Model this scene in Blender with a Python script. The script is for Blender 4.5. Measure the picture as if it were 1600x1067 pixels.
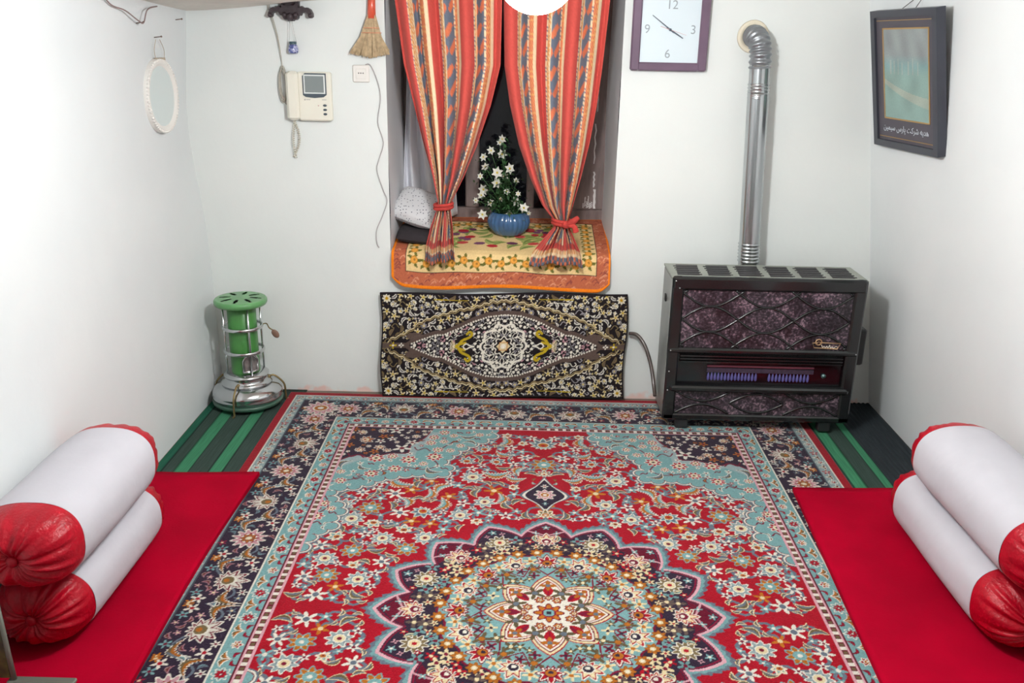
import bpy, math, random
import numpy as np
from mathutils import Matrix, Vector
for o in list(bpy.data.objects): bpy.data.objects.remove(o)
S = bpy.context.scene
COL = S.collection
PI = math.pi
# ---------------------------------------------------------------- camera
pitch, yaw, roll = math.radians(18.9735), math.radians(-0.666), math.radians(1.1307)
fw = Vector((math.sin(yaw)*math.cos(pitch), math.cos(yaw)*math.cos(pitch), -math.sin(pitch)))
r0 = Vector((math.cos(yaw), -math.sin(yaw), 0)); u0 = r0.cross(fw)
rv = math.cos(roll)*r0 + math.sin(roll)*u0; uv = -math.sin(roll)*r0 + math.cos(roll)*u0
cam = bpy.data.cameras.new('camera'); cam.sensor_width = 36; cam.lens = 36*1406.84/1600; cam.clip_start = .02
camo = bpy.data.objects.new('camera', cam); COL.objects.link(camo)
camo.matrix_world = Matrix(((rv.x,uv.x,-fw.x,-.1044),(rv.y,uv.y,-fw.y,-4.2022),(rv.z,uv.z,-fw.z,1.7305),(0,0,0,1)))
S.camera = camo
# ---------------------------------------------------------------- world, light level
w = bpy.data.worlds.new('night'); S.world = w; w.use_nodes = True
w.node_tree.nodes['Background'].inputs[0].default_value = (.10,.13,.22,1)
w.node_tree.nodes['Background'].inputs[1].default_value = .12
S.view_settings.view_transform = 'Standard'; S.view_settings.look = 'None'
S.view_settings.exposure = 0.0; S.view_settings.gamma = 1.0
LAMP = 268.0          # emission of the pendant globe

# ---------------------------------------------------------------- helpers
rng = random.Random(5); nr = np.random.RandomState(3)
def lin(c):
    return tuple(((v/255)/12.92 if v/255 <= .04045 else ((v/255+.055)/1.055)**2.4) for v in c)
MATS = {}
def mat(name, rgb=None, rough=.6, metal=0., var=0., vscale=8., bump=0., bscale=60., sheen=0., coat=0., emit=None, es=0., trans=0., ior=1.45, attr=None, spec=.5, rgb2=None, detail=4., stretch=None):
    if name in MATS: return MATS[name]
    m = bpy.data.materials.new(name); m.use_nodes = True; MATS[name] = m
    nt = m.node_tree; b = nt.nodes['Principled BSDF']; N = nt.nodes.new; L = nt.links.new
    b.inputs['Roughness'].default_value = rough; b.inputs['Metallic'].default_value = metal
    b.inputs['Specular IOR Level'].default_value = spec
    if sheen: b.inputs['Sheen Weight'].default_value = sheen; b.inputs['Sheen Roughness'].default_value = .4
    if coat: b.inputs['Coat Weight'].default_value = coat; b.inputs['Coat Roughness'].default_value = .08
    if trans: b.inputs['Transmission Weight'].default_value = trans; b.inputs['IOR'].default_value = ior
    co = N('ShaderNodeTexCoord'); vec = co.outputs['Object']
    if stretch:
        mp = N('ShaderNodeMapping'); mp.inputs['Scale'].default_value = stretch; L(vec, mp.inputs['Vector']); vec = mp.outputs['Vector']
    if attr:
        a = N('ShaderNodeAttribute'); a.attribute_name = attr
        L(a.outputs['Color'], b.inputs['Base Color'])
    else:
        c = lin(rgb) if rgb else (.8,.8,.8); b.inputs['Base Color'].default_value = (*c,1)
        if var or rgb2:
            n = N('ShaderNodeTexNoise'); n.inputs['Scale'].default_value = vscale; n.inputs['Detail'].default_value = detail
            L(vec, n.inputs['Vector'])
            cr = N('ShaderNodeValToRGB'); cr.color_ramp.elements[0].position = .35; cr.color_ramp.elements[1].position = .65
            c2 = lin(rgb2) if rgb2 else tuple(v*(1-var) for v in c)
            cr.color_ramp.elements[0].color = (*c2,1); cr.color_ramp.elements[1].color = (*c,1)
            L(n.outputs['Fac'], cr.inputs['Fac']); L(cr.outputs['Color'], b.inputs['Base Color'])
    if bump:
        n2 = N('ShaderNodeTexNoise'); n2.inputs['Scale'].default_value = bscale; n2.inputs['Detail'].default_value = 5
        L(vec, n2.inputs['Vector'])
        bp = N('ShaderNodeBump'); bp.inputs['Strength'].default_value = bump; bp.inputs['Distance'].default_value = .01
        L(n2.outputs['Fac'], bp.inputs['Height']); L(bp.outputs['Normal'], b.inputs['Normal'])
    if emit:
        b.inputs['Emission Color'].default_value = (*lin(emit),1); b.inputs['Emission Strength'].default_value = es
    return m
def setp(o, label=None, cat=None, group=None, kind=None):
    if label: o['label'] = label
    if cat: o['category'] = cat
    if group: o['group'] = group
    if kind: o['kind'] = kind
    return o
def empty(name, loc, label, cat, group=None, rz=0.):
    o = bpy.data.objects.new(name, None); COL.objects.link(o); o.location = loc; o.rotation_euler = (0,0,rz); o.empty_display_size = .05
    return setp(o, label, cat, group)
class MB:
    def __init__(s): s.v = []; s.f = []; s.sm = []
    def add(s, vs, fs, smooth=False, M=None):
        k = len(s.v)
        if M is not None: vs = [tuple(M @ Vector(p)) for p in vs]
        s.v += [tuple(p) for p in vs]; s.f += [tuple(i+k for i in f) for f in fs]; s.sm += [smooth]*len(fs); return s
    def box(s, x0,x1,y0,y1,z0,z1, M=None, bev=0.):
        if bev > 0:
            b = min(bev, (x1-x0)*.49, (y1-y0)*.49, (z1-z0)*.49)
            vs = []; 
            for z, d in ((z0,b),(z0+b,0),(z1-b,0),(z1,b)):
                X0,X1,Y0,Y1 = x0+d,x1-d,y0+d,y1-d
                vs += [(X0+b-d*0,Y0,z),(X1-b,Y0,z),(X1,Y0+b,z),(X1,Y1-b,z),(X1-b,Y1,z),(X0+b,Y1,z),(X0,Y1-b,z),(X0,Y0+b,z)]
            fs = [tuple(range(7,-1,-1)), tuple(range(24,32))]
            for r in range(3):
                for i in range(8):
                    j = (i+1)%8; fs.append((r*8+i, r*8+j, r*8+8+j, r*8+8+i))
            return s.add(vs, fs, False, M)
        vs = [(x0,y0,z0),(x1,y0,z0),(x1,y1,z0),(x0,y1,z0),(x0,y0,z1),(x1,y0,z1),(x1,y1,z1),(x0,y1,z1)]
        return s.add(vs, [(3,2,1,0),(4,5,6,7),(0,1,5,4),(1,2,6,5),(2,3,7,6),(3,0,4,7)], False, M)
    def lathe(s, prof, n=32, M=None, rfun=None, close=False):
        vs = []; fs = []; m = len(prof)
        for i in range(n):
            a = 2*PI*i/n
            for (r,z) in prof:
                rr = r*(rfun(a,z) if rfun else 1); vs.append((rr*math.cos(a), rr*math.sin(a), z))
        for i in range(n):
            j = (i+1)%n
            for k in range(m-1): fs.append((i*m+k, j*m+k, j*m+k+1, i*m+k+1))
            if close: fs.append((i*m+m-1, j*m+m-1, j*m, i*m))
        return s.add(vs, fs, True, M)
    def tube(s, pts, r, n=8, caps=True, closed=False):
        pts = [Vector(p) for p in pts]; k = len(pts); vs = []; fs = []
        up = None
        for i,p in enumerate(pts):
            if closed: t = (pts[(i+1)%k]-pts[i-1]).normalized()
            else: t = (pts[min(i+1,k-1)]-pts[max(i-1,0)]).normalized()
            if up is None:
                up = t.orthogonal().normalized()
            else:
                up = (up - t*up.dot(t)); up = up.normalized() if up.length > 1e-6 else t.orthogonal().normalized()
            bn = t.cross(up); rr = r(i/(k-1)) if callable(r) else r
            for j in range(n):
                a = 2*PI*j/n; vs.append(p + rr*(math.cos(a)*up + math.sin(a)*bn))
        for i in range(k if closed else k-1):
            i2 = (i+1)%k
            for j in range(n):
                j2 = (j+1)%n; fs.append((i*n+j, i*n+j2, i2*n+j2, i2*n+j))
        s.add(vs, fs, True)
        if caps and not closed:
            b = len(s.v)-len(vs); s.f += [tuple(b+j for j in range(n-1,-1,-1)), tuple(b+(k-1)*n+j for j in range(n))]; s.sm += [False]*2
        return s
    def grid(s, fun, nu, nv, closeu=False, smooth=True, flip=False):
        vs = [fun(i/(nu if closeu else nu-1), j/(nv-1)) for j in range(nv) for i in range(nu)]
        fs = []
        for j in range(nv-1):
            for i in range(nu if closeu else nu-1):
                i2 = (i+1)%nu; q = (j*nu+i, j*nu+i2, (j+1)*nu+i2, (j+1)*nu+i); fs.append(q[::-1] if flip else q)
        return s.add(vs, fs, smooth)
    def prism(s, poly, d0, d1, M=None, smooth=False):     # polygon in (x,z), extruded along y d0..d1
        n = len(poly); vs = [(x,d0,z) for x,z in poly]+[(x,d1,z) for x,z in poly]
        fs = [tuple(range(n)), tuple(range(2*n-1,n-1,-1))]
        for i in range(n): j = (i+1)%n; fs.append((j, i, n+i, n+j))
        return s.add(vs, fs, smooth, M)
    def ball(s, c, r, n=12, m=8, sc=(1,1,1), M=None):
        T = Matrix.Translation(c) @ Matrix.Diagonal((*sc,1))
        if M is not None: T = M @ T
        return s.lathe([(r*math.sin(PI*i/m), -r*math.cos(PI*i/m)) for i in range(m+1)], n, T)
    def build(s, name, m, parent=None, loc=None):
        me = bpy.data.meshes.new(name); off = Vector(loc) if loc else None
        vs = s.v
        if parent is not None and off is None: off = PW(parent)
        if off is not None:
            if parent is not None and parent.rotation_euler.z:
                Mi = Matrix.Rotation(-parent.rotation_euler.z,3,'Z'); vs = [tuple(Mi @ (Vector(p)-off)) for p in vs]
            else: vs = [tuple(Vector(p)-off) for p in vs]
        me.from_pydata(vs, [], s.f); me.polygons.foreach_set('use_smooth', s.sm); me.update()
        me.materials.append(m)
        o = bpy.data.objects.new(name, me); COL.objects.link(o)
        if parent is not None: o.parent = parent
        elif off is not None: o.location = off
        return o
def PW(o):                                   # world position of a parent chain (children carry no offset of their own)
    p = Vector((0,0,0))
    while o is not None: p += Vector(o.location); o = o.parent
    return p
def spline(P, n=8, closed=False):
    P = [Vector(p) for p in P]; out = []; k = len(P)
    for i in range(k if closed else k-1):
        if closed: a,b,c,d = P[i-1],P[i],P[(i+1)%k],P[(i+2)%k]
        else: a,b,c,d = P[max(i-1,0)],P[i],P[i+1],P[min(i+2,k-1)]
        for j in range(n):
            t = j/n; out.append(.5*((2*b)+(c-a)*t+(2*a-5*b+4*c-d)*t*t+(3*b-a-3*c+d)*t**3))
    if not closed: out.append(P[-1])
    return out
def interp(x, xs, ys): return float(np.interp(x, xs, ys))

# ---------------------------------------------------------------- textile painter: a colour per vertex of a fine grid
C = {k: np.array(lin(v)) for k,v in dict(red=(172,8,34), navy=(50,36,56), turq=(126,172,174), white=(236,230,216), orange=(184,108,30), olive=(112,96,66),
     slate=(104,116,130), maroon=(122,14,48), pink=(214,160,170), cream=(232,214,170), dgreen=(52,70,62), black=(34,29,32), yellow=(186,160,40), brown=(92,76,70), grey=(150,170,172)).items()}
class Canvas:
    def __init__(s, xs, ys, bg):
        s.xs, s.ys = np.asarray(xs), np.asarray(ys); s.X, s.Y = np.meshgrid(s.xs, s.ys); s.c = np.empty(s.X.shape+(3,)); s.c[:] = bg
    def win(s, cx, cy, R):
        i0,i1 = np.searchsorted(s.xs,[cx-R,cx+R]); j0,j1 = np.searchsorted(s.ys,[cy-R,cy+R])
        sl = (slice(j0,j1),slice(i0,i1)); return sl, s.X[sl]-cx, s.Y[sl]-cy
    def put(s, sl, mask, col): s.c[sl][mask] = col
    def disc(s, cx, cy, R, col, ry=None):
        ry = ry or R; sl,x,y = s.win(cx,cy,max(R,ry)); s.put(sl,(x/R)**2+(y/ry)**2<1,col)
    def rect(s, x0,x1,y0,y1,col): s.c[(s.X>=x0)&(s.X<x1)&(s.Y>=y0)&(s.Y<y1)] = col
    def rosette(s, cx, cy, R, n, cols, rot=0., sx=1.):
        sl,x,y = s.win(cx,cy,R*1.1/min(sx,1)); x = x*sx; r = np.hypot(x,y); t = np.arctan2(y,x)-rot
        Rp = R*(.84+.16*np.cos(n*t))
        s.put(sl, r<Rp, cols[0]); lw = max(.0045, R*.13)
        s.put(sl, r<Rp-lw, cols[1])
        s.put(sl, (r<Rp-lw)&(r>.4*R)&(np.abs(np.sin(n*t/2))>.93), cols[2])
        s.put(sl, r<.45*R, cols[0]); s.put(sl, r<.36*R, cols[3]); s.put(sl, r<.17*R, cols[4])
    def palm(s, cx, cy, R, rot, cols, n=9):
        sl,x,y = s.win(cx,cy,R*1.1); r = np.hypot(x,y); t = (np.arctan2(y,x)-rot+PI)%(2*PI)-PI
        tri = np.abs(((t*n/(2*PI))%1)*2-1)
        env = R*(.72+.28*np.cos(t))
        Rp = env*(.62+.38*tri)
        s.put(sl, r<Rp, cols[0]); lw = max(.005, R*.1)
        s.put(sl, r<Rp-lw, cols[1]); s.put(sl, r<Rp-2.1*lw, cols[2])
        s.put(sl, r<.42*env, cols[0]); s.put(sl, r<.34*env, cols[3]); s.put(sl, r<.16*env, cols[4])
    def leaf(s, cx, cy, L, wd, rot, bend, cols, serr=0.):
        sl,x,y = s.win(cx,cy,L*.75); c_,s_ = math.cos(rot),math.sin(rot); a = x*c_+y*s_; b = -x*s_+y*c_
        b = b-bend*(a*a/L*4-L/4); q = np.clip(1-(2*a/L)**2,0,1); h = wd*q**.8*(1+serr*np.sin(a/L*60))
        ins = np.abs(a)<L/2
        s.put(sl, ins&(np.abs(b)<h), cols[0]); lw = max(.0035,wd*.25)
        s.put(sl, ins&(b<h-lw)&(b>=0), cols[1]); s.put(sl, ins&(b>-(h-lw))&(b<0), cols[2])
    def bloss(s, cx, cy, R, n, col, cen, rot=0.):
        sl,x,y = s.win(cx,cy,R*1.1); r = np.hypot(x,y); t = np.arctan2(y,x)-rot
        s.put(sl, r<R*(.62+.38*np.cos(n*t)), col); s.put(sl, r<R*.36, col); s.put(sl, r<R*.28, cen)
    def line(s, pts, wd, col):
        for (ax,ay),(bx,by) in zip(pts[:-1],pts[1:]):
            L = math.hypot(bx-ax,by-ay); k = max(1,int(L/.002))
            mx,my = (ax+bx)/2,(ay+by)/2; sl,x,y = s.win(mx,my,L/2+wd)
            if x.size == 0: continue
            ux,uy = ((bx-ax)/L,(by-ay)/L) if L>0 else (1,0)
            a = np.clip(x*ux+y*uy,-L/2,L/2); d = np.hypot(x-a*ux,y-a*uy); s.put(sl, d<wd/2, col)
    def curve(s, P, wd, col, n=6, closed=False): s.line([(p.x,p.y) for p in spline([(a,b,0) for a,b in P], n, closed)], wd, col)
    def poly(s, P, col):
        ins = s.inpoly(P); s.c[ins] = col; return ins
    def inpoly(s, P):
        ins = np.zeros(s.X.shape,bool); n = len(P)
        for i in range(n):
            x1,y1 = P[i]; x2,y2 = P[(i+1)%n]
            if y1 == y2: continue
            ins ^= ((s.Y<y1)!=(s.Y<y2))&(s.X<(x2-x1)*(s.Y-y1)/(y2-y1)+x1)
        return ins
def grid_obj(name, xs, ys, col, P, m, parent=None, jitter=.10, flip=False, thick=None):
    """P(X,Y)->(x,y,z) arrays; one vertex colour per grid point; a skirt of thickness 'thick' closes the edges"""
    X,Y = np.meshgrid(xs,ys); V = np.stack(P(X,Y),-1).reshape(-1,3); ny,nx = X.shape
    cc = np.clip(col*(1+jitter*(nr.rand(ny,nx,1)-.5)*2),0,1).reshape(-1,3)
    idx = np.arange(nx*ny).reshape(ny,nx)
    F = np.stack([idx[:-1,:-1],idx[:-1,1:],idx[1:,1:],idx[1:,:-1]],-1).reshape(-1,4)
    if flip: F = F[:,::-1]
    if thick:
        rim = np.concatenate([idx[0,:],idx[1:,-1],idx[-1,-2::-1],idx[-2:0:-1,0]]); k = len(V)
        V = np.concatenate([V, V[rim]+np.array(thick)]); cc = np.concatenate([cc, cc[rim]]); n = len(rim)
        a = np.arange(n); b = (a+1)%n
        R = np.stack([rim[b],rim[a],k+a,k+b],-1)
        F = np.concatenate([F, R[:,::-1] if flip else R])
    me = bpy.data.meshes.new(name); me.vertices.add(len(V)); me.vertices.foreach_set('co', V.astype(np.float32).ravel())
    me.loops.add(F.size); me.loops.foreach_set('vertex_index', F.astype(np.int32).ravel())
    me.polygons.add(len(F)); me.polygons.foreach_set('loop_start', np.arange(0,F.size,4,dtype=np.int32))
    me.polygons.foreach_set('use_smooth', np.ones(len(F),bool)); me.update(calc_edges=True); me.validate()
    at = me.attributes.new('weave','FLOAT_COLOR','POINT'); at.data.foreach_set('color', np.concatenate([cc,np.ones((len(cc),1))],1).astype(np.float32).ravel())
    me.materials.append(m); o = bpy.data.objects.new(name, me); COL.objects.link(o)
    if parent is not None: o.parent = parent; o.matrix_parent_inverse = Matrix.Translation(-PW(parent))
    return o
# ================================================================ structure
def plaster(name, rgb, stain=False):
    m = mat(name, rgb, rough=.75, bump=.25, bscale=9, spec=.25); nt = m.node_tree; N = nt.nodes.new; L = nt.links.new; b = nt.nodes['Principled BSDF']
    co = N('ShaderNodeTexCoord')
    n = N('ShaderNodeTexNoise'); n.inputs['Scale'].default_value = 2.3; n.inputs['Detail'].default_value = 6; L(co.outputs['Object'], n.inputs['Vector'])
    cr = N('ShaderNodeValToRGB'); c = lin(rgb)
    cr.color_ramp.elements[0].position = .3; cr.color_ramp.elements[0].color = (c[0]*.94,c[1]*.95,c[2]*.96,1)
    cr.color_ramp.elements[1].position = .7; cr.color_ramp.elements[1].color = (*c,1)
    L(n.outputs['Fac'], cr.inputs['Fac']); out = cr.outputs['Color']
    if stain:      # flaking pink undercoat along the foot of the wall
        sx = N('ShaderNodeSeparateXYZ'); L(co.outputs['Object'], sx.inputs[0])
        n2 = N('ShaderNodeTexNoise'); n2.inputs['Scale'].default_value = 14; n2.inputs['Detail'].default_value = 5; L(co.outputs['Object'], n2.inputs['Vector'])
        mr = N('ShaderNodeMapRange'); mr.inputs[1].default_value = .0; mr.inputs[2].default_value = .085; mr.inputs[3].default_value = .62; mr.inputs[4].default_value = .10
        L(sx.outputs['Z'], mr.inputs[0])
        lt = N('ShaderNodeMath'); lt.operation = 'SUBTRACT'; L(mr.outputs[0], lt.inputs[0]); L(n2.outputs['Fac'], lt.inputs[1])
        m2 = N('ShaderNodeMath'); m2.operation = 'MULTIPLY'; m2.use_clamp = True; m2.inputs[1].default_value = 7; L(lt.outputs[0], m2.inputs[0])
        mx = N('ShaderNodeMix'); mx.data_type = 'RGBA'; L(m2.outputs[0], mx.inputs[0]); L(out, mx.inputs[6]); mx.inputs[7].default_value = (*lin((236,204,196)),1)
        out = mx.outputs[2]
    L(out, b.inputs['Base Color']); return m
PL = plaster('white_plaster', (226,229,229)); PLB = plaster('white_plaster_flaking', (230,233,230), True)
def und(a,b): return .004*math.sin(2.1*a+.7)*math.sin(2.7*b+1.1)+.0025*math.sin(5.3*a+b*3)
NX0,NX1,NZ0,NZ1 = -.742,.312,.728,2.06
def wall_piece(M, x0,x1,z0,z1,nx,nz):
    def f(u,v):
        x = x0+(x1-x0)*u; z = z0+(z1-z0)*v
        d = max(NX0-x, x-NX1, NZ0-z, 0); k = min(1,d/.25)
        return (x, -abs(und(x,z))*k*1.5, z)
    M.grid(f, nx, nz)
M = MB(); wall_piece(M,-1.8,NX0,-.02,2.3,16,26); wall_piece(M,NX1,1.8,-.02,2.3,18,26); wall_piece(M,NX0,NX1,-.02,NZ0,12,10); wall_piece(M,NX0,NX1,NZ1,2.3,12,4)
setp(M.build('wall_back', PLB), kind='structure')
def XL(y,z): return -1.612-.045*math.exp(-((z-1.3)/.35)**2)*math.exp(y/.35)
def XR(y,z): return 1.645-interp(-y,[0,.6,1.5,5],[.15,.08,.05,.05])*z
setp(MB().grid(lambda u,v: (XL(-5*u**1.5,2.3*v-.02)+und(5*u,2.3*v)*.8, .03-5.05*u**1.5, 2.32*v-.02), 48, 26, flip=True).build('wall_left', PL), kind='structure')
setp(MB().grid(lambda u,v: (XR(-5*u**1.5,2.3*v-.02)+und(5*u+2,2.3*v)*.8, .03-5.05*u**1.5, 2.32*v-.02), 48, 26).build('wall_right', PL), kind='structure')
setp(MB().box(-1.8,1.8,-5.06,-5.0,-.02,2.3).build('wall_front', PL), kind='structure')
CEIL = mat('ceiling_lining', (232,228,220), rough=.9, var=.12, vscale=5, bump=.3, bscale=30)
def CZ(x,y):
    base = 1.80+.05*min(1,max(0,(x+1.65)/.85))
    t = min(1,max(0,(x+.85)/.6)); t = t*t*(3-2*t)
    return base+(2.2-base)*t + .012*math.sin(4*y+x*5)*(1-t) + .02*(1-t)*min(1,-y)
setp(MB().grid(lambda u,v: (-1.78+3.56*u, .03-5.08*v, CZ(-1.78+3.56*u,-5.08*v)), 60, 40).build('ceiling', CEIL), kind='structure')
setp(MB().box(-1.8,1.8,-5.05,.03,-.05,0).build('floor', mat('floor_screed', (120,110,100), rough=.9, var=.2)), kind='structure')
# window niche: reveals, sloping sill, lintel
ND = .50
def SZ(y): return .728+.155*y             # sill slopes up towards the window
def reveal(u,v,x,s): return (x+s*.02*u+.004*math.sin(9*v), ND*u, SZ(ND*u)-.02+(NZ1-SZ(ND*u)+.02)*v)
M = MB(); M.grid(lambda u,v: reveal(u,v,NX0,1), 6, 14); M.grid(lambda u,v: reveal(u,v,NX1,-1), 6, 14, flip=True)
M.grid(lambda u,v: (NX0+(NX1-NX0)*u, ND*v, SZ(ND*v)), 12, 6); M.grid(lambda u,v: (NX0+(NX1-NX0)*u, ND*v, NZ1), 4, 3, flip=True)
setp(M.build('wall_niche', plaster('niche_plaster',(232,232,234))), kind='structure')
# window: brown wooden frame, dark panes
win = setp(bpy.data.objects.new('window_1', None), kind='structure'); COL.objects.link(win); win.location = (-.215,.49,.80)
WOOD = mat('old_brown_paint', (138,120,116), rough=.5, var=.35, vscale=10, bump=.2, bscale=40, stretch=(3,3,.6))
for (x0,x1,z0,z1,nm) in [(-.745,.315,.78,.862,'bottom_rail'),(-.745,.315,1.95,2.06,'top_rail'),(-.745,-.68,.862,1.95,'stile'),(.135,.315,.862,1.95,'shutter_board'),(-.415,-.345,.862,1.95,'mullion'),(-.10,-.06,.862,1.95,'mullion')]:
    MB().box(x0,x1,.455,.51,z0,z1,bev=.006).build(nm, WOOD, win)
GL = mat('night_glass', (40,40,50), rough=.05, trans=.85, ior=1.45)
for x0,x1 in [(-.68,-.415),(-.345,-.10),(-.06,.135)]:
    MB().box(x0,x1,.485,.489,.862,1.95).build('pane', GL, win)
M = MB()                                       # flaked white paint on the shutter board
for (x,z,h,wd) in [(.243,1.20,.20,.008),(.248,1.42,.12,.006),(.246,1.02,.08,.010),(.252,.92,.10,.014),(.205,.905,.05,.006),(.215,.89,.035,.006),(.222,.905,.06,.005),(.230,.885,.03,.008),(.238,.89,.03,.006),(.196,.885,.025,.005)]:
    pts = [(x+wd*.5*math.sin(3*i+x*50)-wd/2*(1 if i%2 else .4), z-h/2+h*i/6) for i in range(7)]
    P = [(a,b) for a,b in pts]+[(a+wd*(.5+.5*abs(math.sin(i*1.7+x*90))),b) for i,(a,b) in reversed(list(enumerate(pts)))]
    M.prism(P, .4535, .456)
M.build('paint_flake', mat('flaked_white_paint',(225,222,220),rough=.7), win)

# ================================================================ floor coverings
# fitted green striped runners either side of the rug
def runner(name, label, x0, x1, y0, y1, bands, ribs, xe):
    xs = np.linspace(x0, x1, 150); ys = np.linspace(y0, y1, 80); col = np.zeros((80,150,3))
    for (a,b,c) in bands: col[:, (xs>=a)&(xs<=b)] = np.array(lin(c))
    edge = np.zeros(150,bool)
    for (a,b,c) in bands: edge |= np.abs(xs-a)<.004
    col[:,edge] *= .45
    col *= 1+.25*(nr.rand(80,150,1)-.5)
    def P(X,Y):
        z = .005+.0*X
        if ribs: z = z+.0025*np.where((X>ribs[0])&(X<ribs[1]), np.sin((X-ribs[0])*2*PI/.022), 0)
        return X, Y, z
    o = grid_obj(name, xs, ys, col, P, mat('runner_pile', rough=.95, attr='weave', bump=.6, bscale=400, spec=.1), thick=(0,0,-.004))
    return setp(o, label, 'runner', 'green striped floor runners')
dk,lt,gr = (60,76,70),(66,132,98),(42,98,78)
runner('striped_runner','green and dark striped carpet runner under the kerosene stove',-1.605,-1.18,-4.9,-.005,
       [(-1.61,-1.568,gr),(-1.568,-1.517,dk),(-1.517,-1.458,lt),(-1.458,-1.376,dk),(-1.376,-1.32,lt),(-1.32,-1.17,dk)],None,0)
runner('striped_runner','green and dark striped carpet runner with ribbed edge beside the gas heater',1.18,1.64,-4.9,-.005,
       [(1.17,1.262,dk),(1.262,1.316,lt),(1.316,1.389,dk),(1.389,1.425,lt),(1.425,1.65,(50,56,60))],(1.43,1.64),0)

# ---- the big rug
def paint_rug():
    qx = np.arange(0,1.2501,.003); qy = np.arange(0,1.7501,.003); c = Canvas(qx,qy,C['red']); R_ = random.Random(11)
    X,Y = c.X,c.Y; th = np.arctan2(Y,X); r = np.hypot(X,Y)
    FX,FY = .857,1.33
    # --- corner spandrel
    edge = [(.2,1.34),(.25,1.26),(.314,1.20),(.36,1.15),(.398,1.09),(.43,1.02),(.393,.94),(.45,.90),(.53,.915),(.6,.886),(.66,.87),(.73,.80),(.81,.777),(.846,.713),(.80,.65),(.775,.58),(.80,.53),(.786,.476),(.835,.437),(.85,.38),(.862,.3)]
    sp = [(p.x,p.y) for p in spline([(a,b,0) for a,b in edge],6)]
    spoly = sp+[(.9,.3),(.9,1.36),(.2,1.36)]
    inS = c.poly(spoly, C['turq'])
    nav = [(.50,1.36),(.53,1.25),(.58,1.17),(.585,1.10),(.66,1.09),(.74,1.05),(.80,1.07),(.9,.98),(.9,1.36)]
    c.poly([(a-.035,b-.04) for a,b in nav], C['grey']*1.15); c.poly(nav, C['navy'])
    c.curve(nav[:-1], .008, C['maroon'])
    free = lambda x,y: True
    # --- field flowers
    inmed = lambda x,y,m: math.hypot(x,y) < .572+m
    def inspan(x,y): return bool(inS[min(len(qy)-1,int(y/.003)),min(len(qx)-1,int(x/.003))])
    pts = []
    def put(x,y,R): pts.append((x,y,R))
    put(0,1.02,.062); put(0,1.20,.075); put(0,.66,.04)
    for k in range(14000):
        x,y = R_.uniform(0,FX-.03),R_.uniform(0,FY-.03); R = R_.choice([.054,.046,.04,.034,.03,.026]) if k<2500 else (R_.choice([.024,.02]) if k<5000 else R_.choice((.017,.014)))
        if x < R+.012: continue
        if y < R+.01: continue
        if inmed(x,y,R*.6) or inspan(x,y) or inspan(min(x+R,FX),min(y+R,FY)): continue
        if x < .11 and .60 < y < .93: continue
        if all(math.hypot(x-a,y-b) > (R+q)*.90+.002 for a,b,q in pts): put(x,y,R)
    for i,(x,y,R) in enumerate(pts):                     # vines first
        nb = sorted(range(len(pts)), key=lambda j: (pts[j][0]-x)**2+(pts[j][1]-y)**2)[1:4]
        for j in nb[:2]:
            a,b,_ = pts[j]; mx,my = (x+a)/2+(b-y)*.3*R_.choice((-1,1)),(y+b)/2+(a-x)*.3
            c.curve([(x,y),(mx,my),(a,b)], .011, C['slate']*1.05, 5); 
    for i,(x,y,R) in enumerate(pts):
        rot = R_.uniform(0,2*PI) if x > .001 else PI/2
        k = R_.random()
        if R > .04:
            if k < .36: c.palm(x,y,R*1.12,rot,[C['white'],C['turq'],C['slate'],C['orange'],C['red']],R_.choice((9,11)))
            elif k < .72: c.rosette(x,y,R,R_.choice((8,9,10)),[C['white'],C['grey'],C['slate'],C['cream'],C['maroon']],rot)
            else:
                c.rosette(x,y,R,8,[C['turq'],C['orange'],C['cream'],C['turq'],C['white']],rot)
        elif R > .028:
            if k < .35: c.leaf(x,y,R*3.0,R*.62,rot,.35,[C['white'],C['turq'],C['orange']],.25)
            elif k < .6: c.palm(x,y,R*1.15,rot,[C['white'],C['cream'],C['turq'],C['orange'],C['maroon']],7)
            elif k < .8: c.bloss(x,y,R,6,C['white'],C['slate'],rot)
            else: c.bloss(x,y,R,5,C['orange']*1.15,C['cream'],rot)
        else:
            if k < .5: c.bloss(x,y,R*1.1,5,C['white'] if k<.25 else C['turq'],C['maroon'] if k<.25 else C['white'],rot)
            else: c.leaf(x,y,R*2.7,R*.55,rot,.3,[C['cream'],C['slate'],C['olive']])
    for k in range(900):                                  # tiny leaves in the gaps
        x,y = R_.uniform(.01,FX-.02),R_.uniform(.01,FY-.02)
        if inmed(x,y,.02) or inspan(x,y): continue
        j,i = int(y/.003),int(x/.003)
        if np.abs(c.c[max(0,j-5):j+6,max(0,i-5):i+6]-C['red']).max() > .01: continue
        c.leaf(x,y,.026,.006,R_.uniform(0,PI),.2,R_.choice(([C['turq'],C['slate'],C['cream']],[C['olive'],C['orange'],C['olive']],[C['slate'],C['slate'],C['turq']])))
    # --- spandrel ornaments and outline
    nv0 = [tuple(v) for v in nav]
    cum = 0; last = sp[0]; rims = []
    for p0 in sp:
        cum += math.hypot(p0[0]-last[0],p0[1]-last[1]); last = p0
        if cum > .05: rims.append(p0); cum = 0
    for Rr,cl in ((.040,C['slate']),(.034,C['white']),(.028,C['maroon']),(.025,C['turq'])):
        for (x,y) in rims: c.disc(x,y,Rr,cl)
    c.poly(spoly, C['turq']); c.poly([(a-.035,b-.04) for a,b in nav], C['grey']*1.15); c.poly(nav, C['navy']); c.curve(nav[:-1], .008, C['maroon'])
    c.curve([(a+.05,b+.05) for a,b in edge[2:-4]],.006,C['maroon'],5)
    tq = []
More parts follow.
